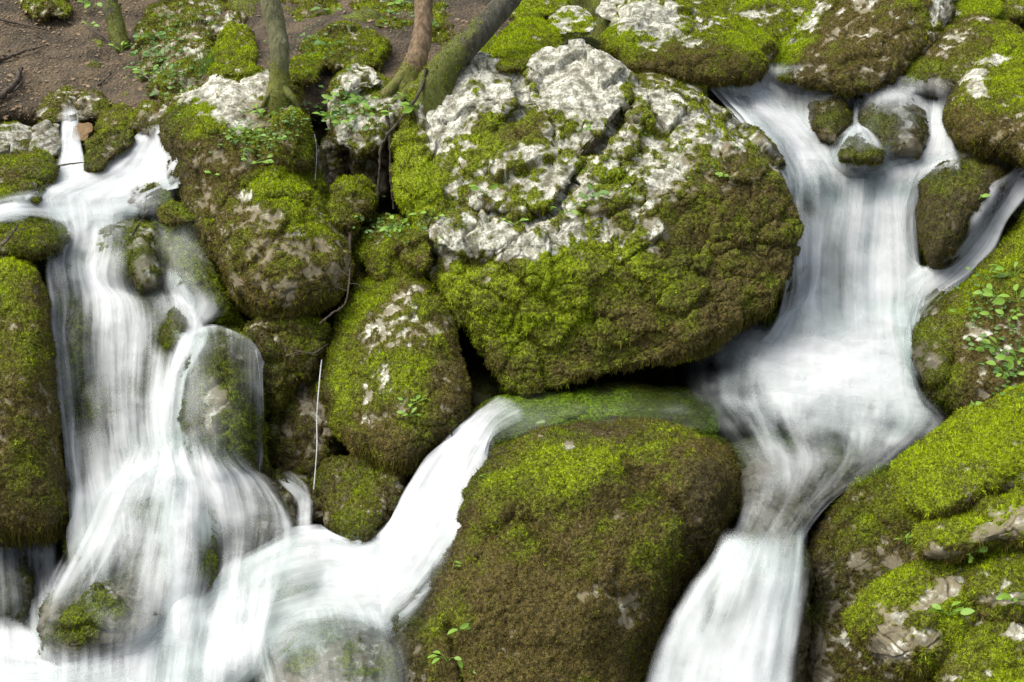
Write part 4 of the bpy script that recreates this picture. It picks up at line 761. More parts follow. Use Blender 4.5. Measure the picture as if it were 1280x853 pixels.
for a in [
 ("pale leaf sprig at the top left beside the sapling, upper one", 117,10,6,.05,.08,None), ("pale leaf sprig beside the sapling, lower of the two", 112,36,4,.035,.04,None),
 ("bright leaf cluster on the bank right of the sapling", 152,66,5,.04,.05,None), ("herb cluster on the outcrop rock, topmost", 195,48,7,.035,.08,D2), ("herb cluster on the outcrop rock, left side", 183,72,7,.035,.08,D2),
 ("dense herb cluster in the middle of the outcrop rock", 207,75,9,.035,.10,D2), ("herb cluster at the lower left of the outcrop rock", 190,95,8,.035,.09,None), ("herb cluster at the foot of the outcrop rock", 215,98,8,.03,.08,D2),
 ("leafy sprig on the soil below the sapling", 168,90,5,.035,.05,None), ("leafy sprig at the corner of the grey slab", 228,115,5,.03,.05,None), ("small leaves beside the squat brown rock", 205,120,5,.03,.05,D2),
 ("leafy plant at the foot of the standing green trunk", 328,148,8,.03,.09,None), ("bright seedlings on top of the tall brown boulder, middle", 318,166,7,.026,.08,None), ("bright seedlings on the right shoulder of the tall brown boulder", 345,178,8,.026,.09,None),
 ("creeping leaves on the ledge of the tall brown boulder", 312,206,8,.028,.09,None), ("single seedling lower on the tall brown boulder", 268,222,3,.025,.03,None), ("seedlings in the crack of the tall brown boulder", 302,178,5,.022,.06,None),
 ("lush leaf cluster over the pale rock at the brown trunk's roots", 425,130,10,.034,.10,None), ("broad leaf plant hanging left of the pale mossy rock", 418,152,6,.045,.07,None), ("leaf sprig under the pale mossy rock", 438,160,6,.035,.07,None),
 ("leaf sprig on the root of the brown trunk", 455,125,6,.03,.08,None), ("pair of leaves hanging in the dark gap", 470,147,4,.04,.05,None), ("leafy stem beside the left edge of the huge pale boulder", 512,128,5,.035,.06,None),
 ("leafy sprig on the upper left shoulder of the huge pale boulder", 523,140,5,.04,.05,None), ("fern like sprig above the egg shaped boulder", 500,288,9,.028,.10,None), ("seedling row above the small yellow moss lump", 505,272,7,.028,.08,None),
 ("fresh fern sprig beside the small yellow moss lump", 540,275,7,.03,.07,None), ("upright seedling in the middle of the egg shaped boulder", 515,508,7,.026,.05,None), ("seedling beneath the upright seedling of the egg shaped boulder", 512,522,4,.022,.03,None),
 ("tiny plant on the upper face of the huge pale boulder, near its deep crack", 725,165,4,.025,.04,None), ("star shaped plant in the middle of the huge pale boulder", 741,248,8,.04,.05,D2), ("tiny plant left of the deep crack of the huge pale boulder", 606,244,4,.03,.03,None),
 ("small leaves on the right shoulder of the huge pale boulder", 916,224,5,.026,.05,None), ("small leaves beside the star shaped plant", 718,226,4,.024,.04,None), ("creeping leaves on the lower pale band of the huge boulder", 705,268,6,.024,.07,None), ("creeping leaves under the pale band of the huge boulder", 642,282,5,.022,.06,None),
 ("ivy cluster at the right edge, topmost on the bank", 1268,345,7,.038,.08,None), ("big leaf ivy cluster at the right edge of the bank", 1272,378,9,.045,.10,None), ("ivy leaves hanging left of the big leaf cluster", 1245,368,6,.035,.07,None), ("ivy cluster below the big leaf cluster", 1262,400,7,.035,.08,None),
 ("narrow leaved vine on the bank beside the pool, upper", 1232,350,6,.03,.08,D2), ("narrow leaved vine in the middle of the bank", 1250,440,8,.035,.10,None), ("narrow leaved vine lower on the bank", 1225,438,6,.035,.07,D2), ("vine leaves low on the bank near the right edge", 1258,470,6,.035,.08,None),
 ("vine leaves at the foot of the bank above the bright ledge", 1272,452,5,.035,.06,None), ("lone leaf pair at the bottom of the bank", 1212,512,3,.03,.02,None), ("small leaf pair beside the pool foam on the bank", 1195,395,3,.025,.04,None),
 ("pale seedling between the narrow ledge and the grey patched ledge", 1206,694,6,.034,.04,None), ("seedling on the left end of the narrow ledge", 1133,681,5,.028,.03,None), ("seedling in the crack at the lower right edge", 1268,752,5,.03,.04,None), ("seedling right of the grey patch", 1188,770,5,.034,.04,None),
 ("line of tiny bright leaves on the lobe rock at the bottom", 560,828,4,.03,.04,None), ("pair of tiny bright leaves on the big bottom boulder, left side", 574,790,3,.035,.02,None), ("tiny bright leaf strip high on the left flank of the big bottom boulder", 566,712,3,.035,.02,None), ("tiny leaf at the bottom edge of the big bottom boulder", 578,846,3,.028,.03,None),
 ("single bright leaf on the big bottom boulder near the chute", 598,602,2,.025,.01,None), ("small bright leaves on the dark wet rounded rock", 1223,250,2,.03,.01,None), ("seedling on the big green topped boulder near its foot", 1243,195,3,.022,.04,None),
 ("herbs at the top behind the pale top edge, left of the brown trunk", 505,8,6,.04,.08,None), ("broad leaves on the moss rock at the top between the trunks", 412,18,6,.045,.08,D2), ("leaf sprig on the moss hump right of the green trunk", 412,62,5,.03,.05,D2)]:
    plant(a[0], a[1], a[2], a[3], a[4], a[5], a[6])
# grass blades by the bright hump
w, nor, d = hit(258, 92); V, F = [], []
for k in range(26):
    b = w + np.array([rng.uniform(-.05, .05), rng.uniform(-.03, .03), 0]); t = b + np.array([rng.uniform(-.04, .04), rng.uniform(-.05, .0), rng.uniform(.06, .15)]); n0 = len(V)
    V += [b - (0.002, 0, 0), b + (0.002, 0, 0), (b + t) / 2 + (0.002, 0, .008), (b + t) / 2 + (-0.002, 0, .008), t, t + (0.0005, 0, 0)]; F += [(n0, n0 + 1, n0 + 2, n0 + 3), (n0 + 3, n0 + 2, n0 + 5, n0 + 4)]
tag(mesh_obj("grass_tuft", np.array(V), np.array(F), D2), "thin grass tuft beside the bright mossy hump", "grass")
# ragged moss strands hanging from the overhangs
def hanging(rock_o, lab, pts, n, Lr):
    V, F, C = [], [], []
    for k in range(n):
        t = rng.uniform(0, len(pts) - 1.001); i = int(t); x = pts[i][0] + (pts[i + 1][0] - pts[i][0]) * (t - i); y = pts[i][1] + (pts[i + 1][1] - pts[i][1]) * (t - i) - rng.uniform(0, 7)
        w, nor, d = hit(x, y)
        if abs(d - float(FD(x, y))) > 0.6: continue
        L = rng.uniform(*Lr); c = np.array(BROWN) * rng.uniform(.4, 1.0) + np.array(OLIVE) * rng.uniform(0, .4)
        P = curve(np.array([w, w + (rng.normal(0, .003), -.004, -L * .5), w + (rng.normal(0, .005), -.004, -L)]), 6); v, f = tube(P, .003, .0007, 4)
        F.append(f + sum(len(q) for q in V)); V.append(v); C.append(np.tile(np.append(c, 1), (len(v), 1)))
    if V: o = mesh_obj("hanging_moss", np.concatenate(V), np.concatenate(F), M_FUZZ, rock_o, np.concatenate(C)); o['kind'] = 'stuff'
hanging(BIG, "", [(885,436),(915,412),(940,400),(965,385),(985,350)], 90, (.02, .06))
hanging(BIG, "", [(640,492),(715,474),(780,462),(850,448),(885,436)], 120, (.01, .03))
hanging(MID, "", [(445,560),(485,584),(530,572),(565,545)], 90, (.02, .05))
hanging(LEFTB, "", [(270,330),(300,375),(340,395),(395,390),(425,370)], 90, (.01, .035))
hanging(TALL, "", [(5,670),(30,674),(60,672),(76,650)], 90, (.02, .06))
# low herbs: more leaves than one could count
V, F = [], []; LV, LF = leaf_bm(1.0, 0.6)
for (x0, y0, rx, ry, nn, sz_) in [(205,80,45,50,260,.020),(240,30,60,30,80,.020),(320,175,55,28,150,.017),(365,150,25,22,60,.017),(430,140,45,28,120,.024),(480,285,45,18,110,.018),(500,20,60,22,60,.024),(395,55,60,30,90,.02),(1262,440,30,60,110,.020),(1225,390,30,40,60,.016),(560,260,60,60,40,.012),(760,230,120,60,60,.012),(900,200,60,40,40,.012)]:
    for k in range(nn):
        w, nor, d = hit(x0 + rng.normal() * rx * .5, y0 + rng.normal() * ry * .5)
        a = rng.uniform(0, 6.28); up = nor * .5 + np.array([0, -.3, .7]); up /= np.linalg.norm(up); y = np.array([math.cos(a), math.sin(a), .2]) + up * rng.uniform(-.1, .5); y /= np.linalg.norm(y)
        z = up + rng.normal(0, .3, 3); x = np.cross(y, z); x /= np.linalg.norm(x); z = np.cross(x, y); n0 = sum(len(v) for v in V)
        V.append(w + up * rng.uniform(.003, .03) + (LV * sz_ * rng.uniform(.5, 1.3)) @ np.stack([x, y, z])); F.append(LF + n0)
tag(mesh_obj("low_herbs", np.concatenate(V), np.concatenate(F), M_LEAF2), "low green herbs growing over the mossy rocks", kind="stuff")
# leaf litter
V, F = [], []
for k in range(6500):
    x, y = rng.uniform(-40, 640), rng.uniform(-30, 150)
    if rng.rand() < sstep(150, 330, np.array([x]))[0] * 0.75: continue
    X_ = FD(x, y)
    w, nor, d = hit(x, y)
    if abs(d - X_) > 0.16: continue
    s = rng.uniform(.003, .008) + (rng.uniform(.004, .012) if rng.rand() < .12 else 0); a = rng.uniform(0, 6.28); t1 = np.array([math.cos(a), math.sin(a), rng.uniform(-.3, .4)]); t2 = np.cross(t1, nor + rng.normal(0, .35, 3)); t2 /= np.linalg.norm(t2) + 1e-9
    c = w + nor * 0.006; n0 = len(V); V += [c - t1 * s, c + t2 * s * .55, c + t1 * s, c - t2 * s * .55]; F.append((n0, n0 + 1, n0 + 2, n0 + 3))
tag(mesh_obj("leaf_litter", np.array(V), np.array(F), M_LITTER), "dry tan leaf litter scattered over the bare soil", kind="stuff")

# ------------------------------------------------------------------ water
WS = [0]
def water(name, label, rows, mat=None, off=-0.10, edge=(0.08, 0.08), ends=(0.0, 0.0), layers=((0, 0, 1.0),), amp=0.010, z=None, parent=None, paint=(), K=None, drop=0.0, bulge=0.0, fscale=1.0, drape=1.0):
    """rows along the flow, each a list of (px, py, density[, depth offset]); several thin layers make one body of water"""
    R = np.array([[tuple(p) + (0.0,) * (4 - len(p)) for p in r] for r in rows], float)
    if z is None: dd = FD(R[..., 0], R[..., 1]) + off + R[..., 3]
    else: dd = plane_d(R[..., 1], z) + R[..., 3]
    R = np.concatenate([R[..., :2], dd[..., None], R[..., 2:3]], -1)
    Lpx = np.hypot(np.diff(R[:, :, 0], axis=0), np.diff(R[:, :, 1], axis=0)).sum(0).max(); Wpx = np.hypot(np.diff(R[:, :, 0], axis=1), np.diff(R[:, :, 1], axis=1)).sum(1).max()
    nv, nu = int(np.clip(Lpx / 3.0, 12, 260)), int(np.clip(Wpx / 2.2, 8, 260))
    A = cr(R, np.linspace(0, len(R) - 1, nv)); A = cr(A.transpose(1, 0, 2), np.linspace(0, R.shape[1] - 1, nu)).transpose(1, 0, 2)
    u = np.tile(np.linspace(0, 1, nu), nv); v = np.repeat(np.linspace(0, 1, nv), nu)
    mpp = A[..., 2].mean() / FOC; Wm = np.hypot(np.diff(R[:, :, 0], axis=1), np.diff(R[:, :, 1], axis=1)).sum(1).mean() * mpp; Lm = Lpx * mpp
    px, py, dep, dn = A.reshape(-1, 4).T.copy()
    if z is None and drape > 0:
        hs = Hs(HS, px, py); tgt = np.clip(hs - 0.03, dep - 0.06, dep + 0.13); nd = (dep + (tgt - dep) * drape).reshape(nv, nu)
        nd = _blur(nd, 3).ravel(); air = np.clip(hs - nd, -0.1, 0.35); dep = nd
        dn = dn * (0.95 + 1.2 * np.clip(air, 0, 0.25)) - np.where(dn < 0.9, 0.10 * sstep(0.06, -0.03, air), 0)
    top = parent
    for li, (lo, ls, lm) in enumerate(layers):
        WS[0] += 1; sd_ = WS[0]
        V = unp(px, py, dep - bulge * np.sin(u * math.pi)); F = grid_faces(nu, nv); N = vnormals(V, F)
        if (N * (CAM - V)).sum() < 0: F = F[:, ::-1]; N = -N
        fl = np.stack([(u - 0.5) * Wm * fscale + 3.1 * sd_, v * Lm, np.full(len(u), 1.7 * sd_)], -1)
        q = np.stack([fl[:, 0] * 9, fl[:, 1] * 1.2, fl[:, 2]], -1)
        V = V + N * (lo + amp * 0.5 * fbm(q, 1, 2, 3) + amp * 1.2 * fbm(q * 0.3, 1, 2, 9))[:, None]
        d_ = dn.copy()
        for (x0, y0, rx, ry, rot, k) in paint:
            a = math.radians(rot); dx, dy = px - x0, py - y0; qq = ((dx * math.cos(a) + dy * math.sin(a)) / rx) ** 2 + ((-dx * math.sin(a) + dy * math.cos(a)) / ry) ** 2
            d_ = d_ + k * np.exp(-qq)
        d_ = np.clip(d_, 0, 1)
        en = 1.0 + 1.1 * fbm(np.stack([v * Lm * 3.0, u * 2, 0 * u + sd_], -1), 1, 3, 71)
        if edge[0] > 0: d_ = d_ * sstep(0, 1, u / (edge[0] * np.clip(en, .3, 2)))
        en = 1.0 + 1.1 * fbm(np.stack([v * Lm * 3.0, u * 2, 0 * u + sd_ + 50], -1), 1, 3, 73)
        if edge[1] > 0: d_ = d_ * sstep(0, 1, (1 - u) / (edge[1] * np.clip(en, .3, 2)))
        if ends[0] > 0: d_ = d_ * sstep(0, ends[0], v)
        if ends[1] > 0: d_ = d_ * sstep(0, ends[1], 1 - v)
        o = mesh_obj(name if top is None else "water_veil", V, F, mat or M_WHITE, top, None, True, attrs={"flow": ('FLOAT_VECTOR', fl), "dens": ('FLOAT', d_ * lm)})
        if top is None:
            top = o; tag(o, label, kind="structure")
    return top
PZ = -2.45
L3 = ((0, 0, 0.85), (0.02, 1, 0.6), (0.045, 2, 0.4))
L2 = ((0, 0, 0.85), (0.02, 1, 0.55))

# upper left: chute, fan, crest pool
water("stream", "narrow white chute entering at the upper left", [[(78,135,.2),(88,133,.3),(98,136,.2)],[(76,155,.5),(88,153,.7),(100,155,.3)],[(76,175,.7),(90,172,.9),(102,178,.5)],[(70,200,.7),(92,200,.9),(110,205,.6)],[(50,225,.6),(85,225,.9),(125,222,.7)],[(30,250,.5),(85,255,.6),(135,245,.5)]], off=-0.22, layers=L2, ends=(0.1,0.25), edge=(.2,.2))
water("stream", "fan of white water right of the narrow chute", [[(186,158,.3,.0),(212,150,.4,.10),(245,140,.5,.3)],[(166,172,.6,.0),(200,166,.9,.08),(245,160,.9,.28)],[(144,186,.7),(188,190,.95,.05),(250,192,.9,.26)],[(118,207,.7),(170,217,.95,.0),(240,228,.8,.2)],[(70,228,.85),(130,238,.95),(200,242,.8)],[(20,250,.8),(100,254,.9),(180,256,.6)],[(0,285,.5),(100,285,.6),(170,280,.3)]], off=-0.26, layers=L2, edge=(0.15,0.04), ends=(0.12,0.25))
water("stream", "white stream band running over the crest of the left cascade", [[(-40,258,.6),(-40,275,.9),(-40,295,.4)],[(15,246,.8),(20,262,1.),(20,278,.6)],[(60,235,.85),(70,256,1.),(88,288,.8)],[(110,222,.9),(120,255,1.),(125,290,.7)],[(170,222,.8),(165,248,.7),(165,275,.3)],[(228,215,.5),(228,245,.3),(228,272,.2)]], off=-0.24, layers=L2, edge=(0.3,0.3), ends=(0,0.2))
# wide left cascade
water("waterfall", "wide white left cascade spreading over green rock",
 [[(48,240,0.46),(92,240,0.74),(130,240,0.46),(165,245,0.14),(215,240,0.00),(250,250,0.00)],
  [(52,268,0.46),(95,262,0.78),(132,262,0.51),(165,262,0.14),(215,262,0.05),(250,268,0.05)],
  [(62,300,0.28),(98,292,0.78),(132,300,0.40),(168,305,0.10),(210,305,0.18),(262,310,0.06)],
  [(55,335,0.40),(92,330,0.60),(124,345,0.64),(165,350,0.12),(212,345,0.20),(275,350,0.10)],
  [(60,380,0.48),(100,375,0.40),(140,385,0.72),(180,385,0.40),(225,378,0.56),(290,390,0.10)],
  [(64,430,0.52),(98,430,0.19),(142,430,0.64),(182,425,0.60),(222,425,0.36),(250,420,0.32)],
  [(72,500,0.52),(102,500,0.18),(143,500,0.44),(178,500,0.60),(210,500,0.64),(245,500,0.28)],
  [(80,560,0.52),(110,560,0.28),(148,560,0.52),(183,560,0.68),(213,560,0.76),(250,560,0.40)],
  [(84,620,0.56),(115,620,0.52),(158,610,0.68),(198,600,0.72),(238,600,0.72),(290,605,0.40)],
  [(86,690,0.48),(120,690,0.48),(165,670,0.48),(205,660,0.48),(250,660,0.40),(310,650,0.24)],
  [(84,770,0.40),(120,760,0.32),(165,730,0.32),(205,720,0.40),(250,720,0.32),(310,700,0.16)]], off=-0.24, mat=M_THREAD, layers=((0,0,.85),(.02,1,.55)), edge=(0.05,0.12), ends=(.08,.12), paint=[(205,420,14,30,0,-.5),(175,320,14,40,0,-.2)])
water("waterfall", "bright jet of the left cascade beside the domed green rock",
 [[(200,330,.2),(208,328,.35),(218,335,.2)],[(212,362,.4),(225,360,.6),(238,362,.35)],[(224,400,.5),(240,398,.75),(254,402,.5)],[(222,425,.9),(238,428,1.),(262,425,.5)],[(218,460,.8),(226,465,.9),(236,470,.3)],[(206,530,.8),(218,530,.9),(230,535,.3)],[(190,600,.7),(212,600,.9),(235,600,.4)]], off=-0.30, layers=L2, edge=(0.35,0.35), ends=(.2,.25))
water("waterfall", "arch of thin water pouring over the domed green rock",
 [[(222,436,.8),(232,422,.85),(260,408,.7),(292,414,.45),(318,432,.35),(330,455,.2)],[(220,452,.6),(238,440,.4),(265,430,.22),(292,434,.25),(312,448,.35),(326,465,.5)],[(218,490,.5),(240,480,.25),(268,475,.15),(294,478,.1),(312,485,.3),(326,495,.8)],[(216,540,.5),(240,540,.3),(268,540,.2),(294,540,.15),(313,540,.2),(326,540,.7)],[(212,590,.8),(240,595,.55),(268,598,.35),(296,598,.3),(314,596,.2),(326,590,.6)]], off=-0.33, mat=M_THREAD, layers=((0,0,.75),(0.012,1,.45)), edge=(0.04,0.02), ends=(0,0.12))
# lower left tier
water("waterfall", "fan of white threads over the lower left rocks",
 [[(160,545,0.36,.08),(185,540,0.43,.08),(215,540,0.50,.08),(245,545,0.43,.06),(275,550,0.29,.02),(300,560,0.14,.02)],
  [(140,592,0.58),(178,578,0.58),(215,572,0.65),(252,576,0.58),(292,580,0.36),(322,590,0.18)],
  [(110,625,0.54),(165,605,0.58),(215,595,0.65),(258,600,0.61),(310,598,0.43),(345,612,0.25)],
  [(85,680,0.54),(150,645,0.47),(212,625,0.58),(262,640,0.43),(325,630,0.29),(368,650,0.20)],
  [(60,730,0.47),(130,690,0.30),(205,680,0.47),(268,690,0.27),(325,670,0.22),(372,685,0.22)],
  [(48,765,0.36),(108,730,0.20),(195,735,0.32),(262,740,0.32),(315,725,0.29),(362,722,0.29)],
  [(44,805,0.29),(100,780,0.16),(185,790,0.32),(250,790,0.47),(308,770,0.47),(352,755,0.43)],
  [(44,850,0.43),(100,840,0.32),(178,850,0.47),(242,850,0.58),(300,820,0.58),(345,790,0.50)],
  [(44,890,0.43),(100,885,0.36),(178,895,0.47),(242,895,0.58),(300,865,0.58),(345,830,0.50)]], off=-0.31, layers=L2, mat=M_THREAD, drape=0.7, edge=(0.14,0.10), ends=(.14,.18), paint=[(222,650,14,90,2,.3),(95,790,28,24,0,-.25),(255,680,10,40,0,-.3)])
water("waterfall", "bright central column of the lower left fall", [[(196,590,.4),(222,585,.6),(245,590,.4)],[(200,640,.5),(224,640,.75),(246,640,.4)],[(202,700,.5),(226,700,.75),(248,700,.4)],[(200,770,.6),(226,775,.8),(250,770,.6)],[(190,850,.9),(225,850,1.),(255,850,.9)]], off=-0.37, layers=L2, edge=(0.45,0.45), ends=(.3,.3))
water("waterfall", "thin falling threads at the left edge below the tall boulder", [[(-20,640,.2),(10,645,.25),(40,650,.2),(72,640,.3)],[(-20,710,.25),(12,710,.32),(42,710,.4),(74,710,.5)],[(-20,760,.35),(15,760,.4),(48,760,.5),(78,760,.6)],[(-20,830,.8),(15,830,.9),(50,830,.9),(84,830,.8)]], off=-0.03, mat=M_THREAD, layers=L2, edge=(0,.15), ends=(.25,.2))
# white chute from the pool and the foaming outflow
water("waterfall", "smooth white chute sliding past the egg shaped boulder",
 [[(622,498,0.16),(640,503,0.23),(655,512,0.23),(662,522,0.08)],
  [(600,514,0.55),(612,520,0.66),(622,530,0.58),(616,548,0.39)],
  [(572,532,0.70),(588,545,0.78),(604,560,0.78),(608,582,0.70)],
  [(540,565,0.74),(560,580,0.78),(586,600,0.78),(600,624,0.78)],
  [(512,608,0.74),(532,622,0.78),(562,640,0.78),(584,664,0.78)],
  [(485,650,0.74),(505,668,0.78),(530,686,0.78),(552,708,0.78)],
  [(440,680,0.70),(468,705,0.78),(498,728,0.78),(526,742,0.78)],
  [(390,672,0.55),(420,720,0.70),(455,758,0.70),(490,790,0.47)],[(320,690,0.39),(370,740,0.55),(420,780,0.47),(460,815,0.31)]], off=-0.13, layers=L2, edge=(0.10,0.08), amp=0.010, ends=(.04,.18), drape=.3)
water("stream", "broad white foaming outflow curving to the bottom left",
 [[(560,640,.7,.12),(575,675,.8,.12),(570,705,.8,.12),(545,735,.7,.12),(520,775,.3,.12)],
  [(510,650,.8,.1),(525,690,.9,.1),(520,725,.9,.1),(500,765,.6,.08),(490,800,.2,.05)],
  [(460,662,.8,.05),(468,700,.9,.05),(465,740,.85,.04),(455,775,.5,.02),(450,810,.15)],
  [(400,665,.85,.04),(408,692,.8,.04),(410,730,.6,.02),(402,775,.45),(395,820,.15)],
  [(345,675,.85,.03),(350,705,.7,.02),(350,745,.55),(342,790,.75),(335,840,.35)],
  [(300,700,.85),(300,735,.75),(298,775,.8),(290,820,.95),(280,880,.8)],
  [(240,740,.85),(235,775,.9),(230,810,.95),(225,850,1.),(215,900,1.)],
  [(150,800,.6),(150,820,.9),(150,850,1.),(150,880,1.),(145,930,1.)],
  [(60,820,.5),(60,840,.8),(60,860,1.),(60,890,1.),(60,940,1.)],
  [(-50,800,.5),(-50,830,.8),(-50,860,1.),(-50,890,1.),(-50,950,1.)]], off=-0.25, layers=L3, edge=(0.14,0.12), ends=(.10,0), amp=0.014)
water("stream", "white foam pool in the bottom left corner",[[(-60,780,.5),(10,770,.6),(60,800,.7),(110,830,.6),(180,830,.7),(260,815,.7),(340,830,.4)],[(-60,820,.72),(10,815,.75),(60,830,.75),(110,850,.72),(180,850,.75),(260,848,.75),(345,860,.5)],[(-60,950,.8),(10,950,.8),(60,950,.8),(110,950,.8),(180,950,.8),(260,950,.8),(350,950,.5)]], off=-0.26, mat=M_POOL, layers=L2, edge=(0,0.3), ends=(0.45,0))
water("stream", "streaked water over the dark grey rock at the bottom edge", [[(500,765,.5),(420,748,.5),(350,765,.6),(300,810,.7)],[(515,790,.35),(430,775,.25),(360,798,.35),(310,840,.6)],[(520,840,.25),(440,830,.16),(375,845,.22),(320,880,.5)],[(525,930,.3),(445,930,.25),(380,930,.25),(320,950,.5)]], off=-0.32, mat=M_THREAD, layers=L2, edge=(0.2,0.25), ends=(.3,0))
water("waterfall", "small trickle between the dark rocks, middle left", [[(340,598,.2),(352,592,.3),(364,600,.1)],[(352,608,.5),(364,604,.7),(378,608,.3)],[(368,630,.4),(380,622,.6),(392,625,.4)],[(370,660,.5),(382,655,.6),(392,655,.5)],[(366,690,.5),(380,690,.6),(394,690,.5)]], off=-0.2, layers=L2, edge=(0.3,0.3), ends=(.25,.3))
# right side
water("stream", "white rapids racing down beside the huge pale boulder",
 [[(874,100,0.38),(900,98,0.56),(925,101,0.38)],[(893,118,1.00),(925,115,0.97),(965,116,0.44)],[(915,142,1.00),(950,142,1.00),(1000,140,0.62)],[(938,168,1.00),(972,170,1.00),(1025,168,0.97)],[(965,198,1.00),(1000,200,1.00),(1050,198,1.00)],[(978,225,1.00),(1015,228,1.00),(1060,225,1.00)],[(985,260,0.74),(1020,262,0.74),(1065,262,0.74)]], off=-0.20, layers=L3, edge=(0.06,0.25), ends=(.08,.25))
water("stream", "thin glassy sheet of water spreading over the top of the right rapids",
 [[(880,80,0.38),(940,78,0.38),(1000,84,0.38),(1050,94,0.38),(1100,96,0.38),(1196,100,0.38)],[(880,103,0.44),(940,99,0.50),(1000,104,0.50),(1050,110,0.44),(1100,112,0.44),(1196,118,0.56)],[(905,125,0.62),(950,125,0.38),(1000,124,0.50),(1050,122,0.38),(1110,122,0.50),(1194,135,0.74)],[(930,155,0.97),(970,150,0.97),(1005,155,1.00),(1055,160,0.27),(1110,150,0.27),(1188,165,0.86)],[(950,190,1.00),(985,190,1.00),(1020,190,1.00),(1055,192,0.50),(1120,188,0.38),(1195,192,1.00)],[(975,222,1.00),(1005,220,1.00),(1040,218,1.00),(1085,216,1.00),(1140,212,1.00),(1205,210,0.86)],[(985,255,0.74),(1010,255,0.74),(1040,252,0.74),(1085,250,0.74),(1140,245,0.74),(1195,240,0.38)]], off=-0.25, layers=L2, edge=(0.1,0.1), ends=(.06,.22), paint=[(1075,188,22,13,0,-.8),(1037,152,24,32,0,-.7),(1110,158,30,32,0,-.12)])  # upstream rows whitened so foam density stands in for reflected sky
water("waterfall", "white jet of water between the two rocks at the upper right", [[(1066,125,.2),(1072,122,.3),(1080,126,.2)],[(1062,155,.6),(1070,152,.8),(1080,158,.4)],[(1045,180,.8),(1072,170,.9),(1100,182,.8)],[(1020,210,.7),(1072,203,.2),(1125,210,.7)]], off=-0.31, layers=L2, edge=(0.3,0.3), ends=(.1,.25))
water("waterfall", "white jet at the foot of the big green topped boulder", [[(1160,122,.2),(1172,120,.35),(1186,126,.4)],[(1150,155,.4),(1172,150,.9),(1188,155,.9)],[(1138,185,.6),(1168,182,1.),(1195,185,.9)],[(1110,212,.7),(1155,210,.8),(1215,206,.5)]], off=-0.27, layers=L2, edge=(0.35,0.2), ends=(.1,.25))
water("waterfall", "main tall white waterfall on the right plunging into the pool",
 [[(962,175,0.50),(1000,172,0.62),(1050,178,0.27),(1100,182,0.27),(1150,180,0.50),(1200,178,0.38)],
  [(975,205,0.97),(1005,198,1.00),(1050,203,1.00),(1100,205,1.00),(1148,203,1.00),(1190,198,0.74)],
  [(985,225,1.00),(1010,216,1.00),(1050,218,1.00),(1098,218,1.00),(1138,214,1.00),(1165,214,0.74)],
  [(988,265,0.62),(1012,250,0.36),(1045,255,0.74),(1092,255,1.00),(1125,255,1.00),(1150,260,0.74)],
  [(985,320,0.86),(1010,310,0.97),(1036,310,0.50),(1085,320,1.00),(1125,320,1.00),(1152,320,0.86)],
  [(978,375,0.92),(1008,375,1.00),(1036,375,0.44),(1085,380,1.00),(1130,380,1.00),(1160,360,0.97)],
  [(960,415,0.74),(1005,420,1.00),(1042,425,1.00),(1090,430,1.00),(1135,420,1.00),(1150,400,0.86)],
  [(930,450,0.38,.05),(990,460,0.86,.05),(1045,465,1.00,.05),(1095,465,1.00,.05),(1140,455,1.00,.05),(1145,440,0.50,.05)],
  [(900,490,0.27,.12),(980,500,0.62,.12),(1045,505,0.74,.12),(1095,505,0.86,.12),(1140,495,0.74,.12),(1165,480,0.38,.12)]], off=-0.20, layers=L3, edge=(0.04,0.06), ends=(.07,.2), amp=0.010)
water("waterfall", "small slanting side fall at the right edge", [[(1275,214,.7),(1300,210,.9),(1335,220,.7)],[(1238,230,.8),(1265,232,.95),(1294,240,.8)],[(1214,265,.8),(1240,268,.95),(1262,275,.7)],[(1196,300,.8),(1225,305,1.),(1243,315,.7)],[(1168,325,.8),(1195,340,1.),(1210,350,.6)],[(1130,345,.8),(1155,375,.95),(1165,388,.6)],[(1085,385,.6),(1115,420,.8),(1140,460,.5)]], off=-0.24, layers=L2, edge=(0.15,0.15), ends=(0,.3))
water("pool", "clear dark pool water under the huge pale boulder", [[(x, y, 0.0) for x, y in r] for r in [[(560,400),(700,400),(850,400),(1000,400),(1130,400)],[(570,440),(700,440),(850,440),(1000,440),(1160,440)],[(600,492),(700,482),(850,485),(1000,490),(1190,500)],[(598,515),(690,504),(850,510),(1000,530),(1180,545)],[(592,552),(680,545),(850,545),(960,560),(1130,585)]]],
 mat=M_CLEAR, z=PZ, edge=(0,0), amp=0.003)
water("stream", "glassy water sliding left over the smooth green sill into the chute",
 [[(930,462,0.11),(935,490,0.11),(930,520,0.13),(925,550,0.14)],[(850,466,0.04),(855,490,0.07),(855,515,0.11),(855,540,0.13)],[(760,470,0.03),(765,490,0.04),(765,512,0.11),(765,538,0.07)],[(690,482,0.02),(695,500,0.05),(690,520,0.13),(685,545,0.07)],[(640,498,0.05),(638,512,0.11),(630,530,0.13),(618,560,0.11)],[(606,508,0.4),(600,522,0.22),(594,540,0.22),(590,570,0.18)]], z=PZ, layers=((0.010,0,.8),), amp=.003, edge=(.1,.1), ends=(.2,.05))
